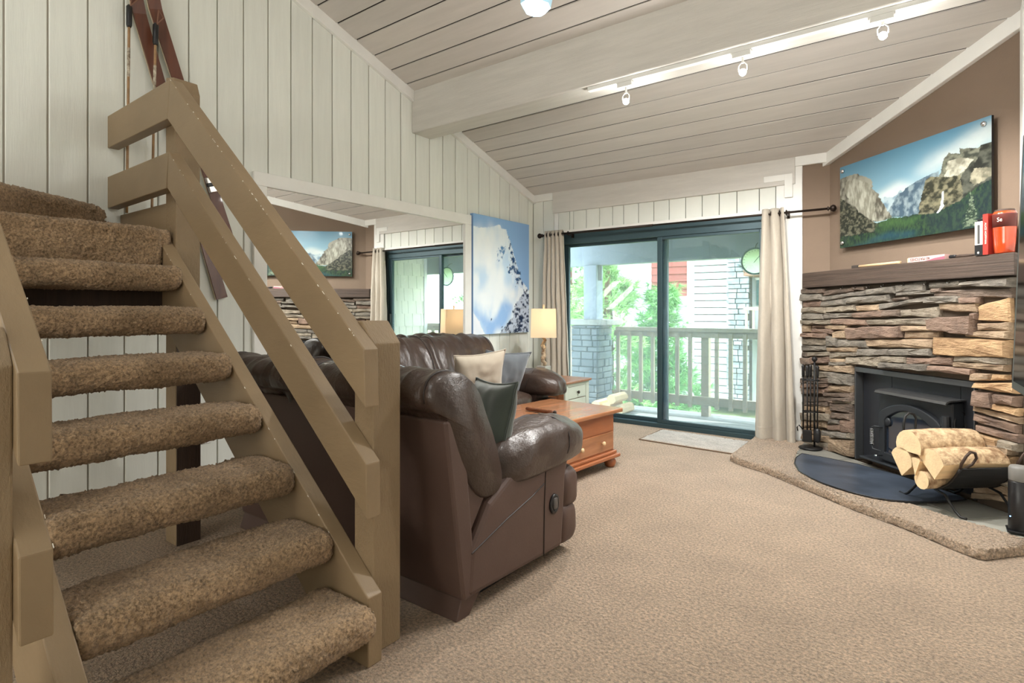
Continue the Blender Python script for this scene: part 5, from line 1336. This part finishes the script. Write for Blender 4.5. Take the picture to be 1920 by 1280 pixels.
while z < 4.0:
    hh = R2.uniform(.10, .17); x = -4.26
    while x < -3.71:
        w = min(R2.uniform(.18, .36), -3.70 - x)
        if w > .05: mk('chimney_stone', box(x, x + w - .02, 14.90 - R2.uniform(0, .04), 15.0, z, z + hh - .02), cst, nh)
        x += w
    z += hh
bc_ = mk('balcony', box(-3.70, -1.6, 14.3, 15.2, 2.05, 2.35), mat('brown_fascia', C(150, 110, 90), .8), nh)
mk('balcony_deck', box(-3.70, -1.6, 14.3, 15.2, .55, .70), M['porch_rail'], nh)
mk('balcony_rail', box(-3.70, -1.6, 14.3, 14.36, 1.22, 1.30), M['porch_rail'], nh)
for i in range(12): mk('picket', box(-3.66 + i * .16, -3.61 + i * .16, 14.31, 14.35, .70, 1.22), M['porch_rail'], nh)
wn = mk('window', box(-3.6, -2.0, 15.12, 15.19, 1.35, 2.02), mat('dark_window', C(70, 96, 96), .1, spec=.8), nh)
mk('window_frame', join(box(-3.62, -1.98, 15.10, 15.14, 1.98, 2.04), box(-2.83, -2.77, 15.10, 15.14, 1.35, 2.0)), M['trim'], wn)
wn2 = mk('window', box(-3.55, -2.6, 15.12, 15.19, -.75, .40), mat('dark_lower_window', C(84, 104, 112), .1, spec=.8), nh)
mk('window_frame', join(box(-3.57, -2.58, 15.10, 15.14, .36, .42), box(-3.10, -3.05, 15.10, 15.14, -.75, .40)), M['trim'], wn2)
mk('roof', prism([(14.4, 4.6), (14.4, 4.75), (18.2, 6.9), (18.2, 6.7)], -9.4, -.6, 'x'), mat('grey_shingle_roof', C(96, 92, 90), .9), nh)
# second building with an upper balcony, seen left of the pier
ub = thing('far_cabin', 'far cabin with an upper balcony left of the porch pier', 'house', (-11.2, 15.0, -1.2))
mk('wall', box(-14.5, -9.9, 16.0, 18.5, -1.2, 5.0), red, ub)
mk('balcony_floor', box(-13.0, -9.7, 14.4, 16.0, .60, .85), M['porch_rail'], ub)
mk('balcony_top', box(-13.0, -9.55, 14.4, 14.55, 2.35, 2.52), M['porch_rail'], ub)
for i in range(15): mk('picket', box(-12.9 + i * .23, -12.82 + i * .23, 14.42, 14.50, .85, 2.35), M['porch_rail'], ub)

# printed lettering becomes plain mesh
dg = bpy.context.evaluated_depsgraph_get()
for o in [o for o in bpy.data.objects if o.type == 'FONT']:
    me = bpy.data.meshes.new_from_object(o.evaluated_get(dg)); nm = o.name
    n_ = bpy.data.objects.new(nm + '_', me); COL.objects.link(n_); n_.parent = o.parent
    n_.location = o.location; n_.rotation_euler = o.rotation_euler; n_.scale = o.scale
    bpy.data.objects.remove(o); n_.name = nm
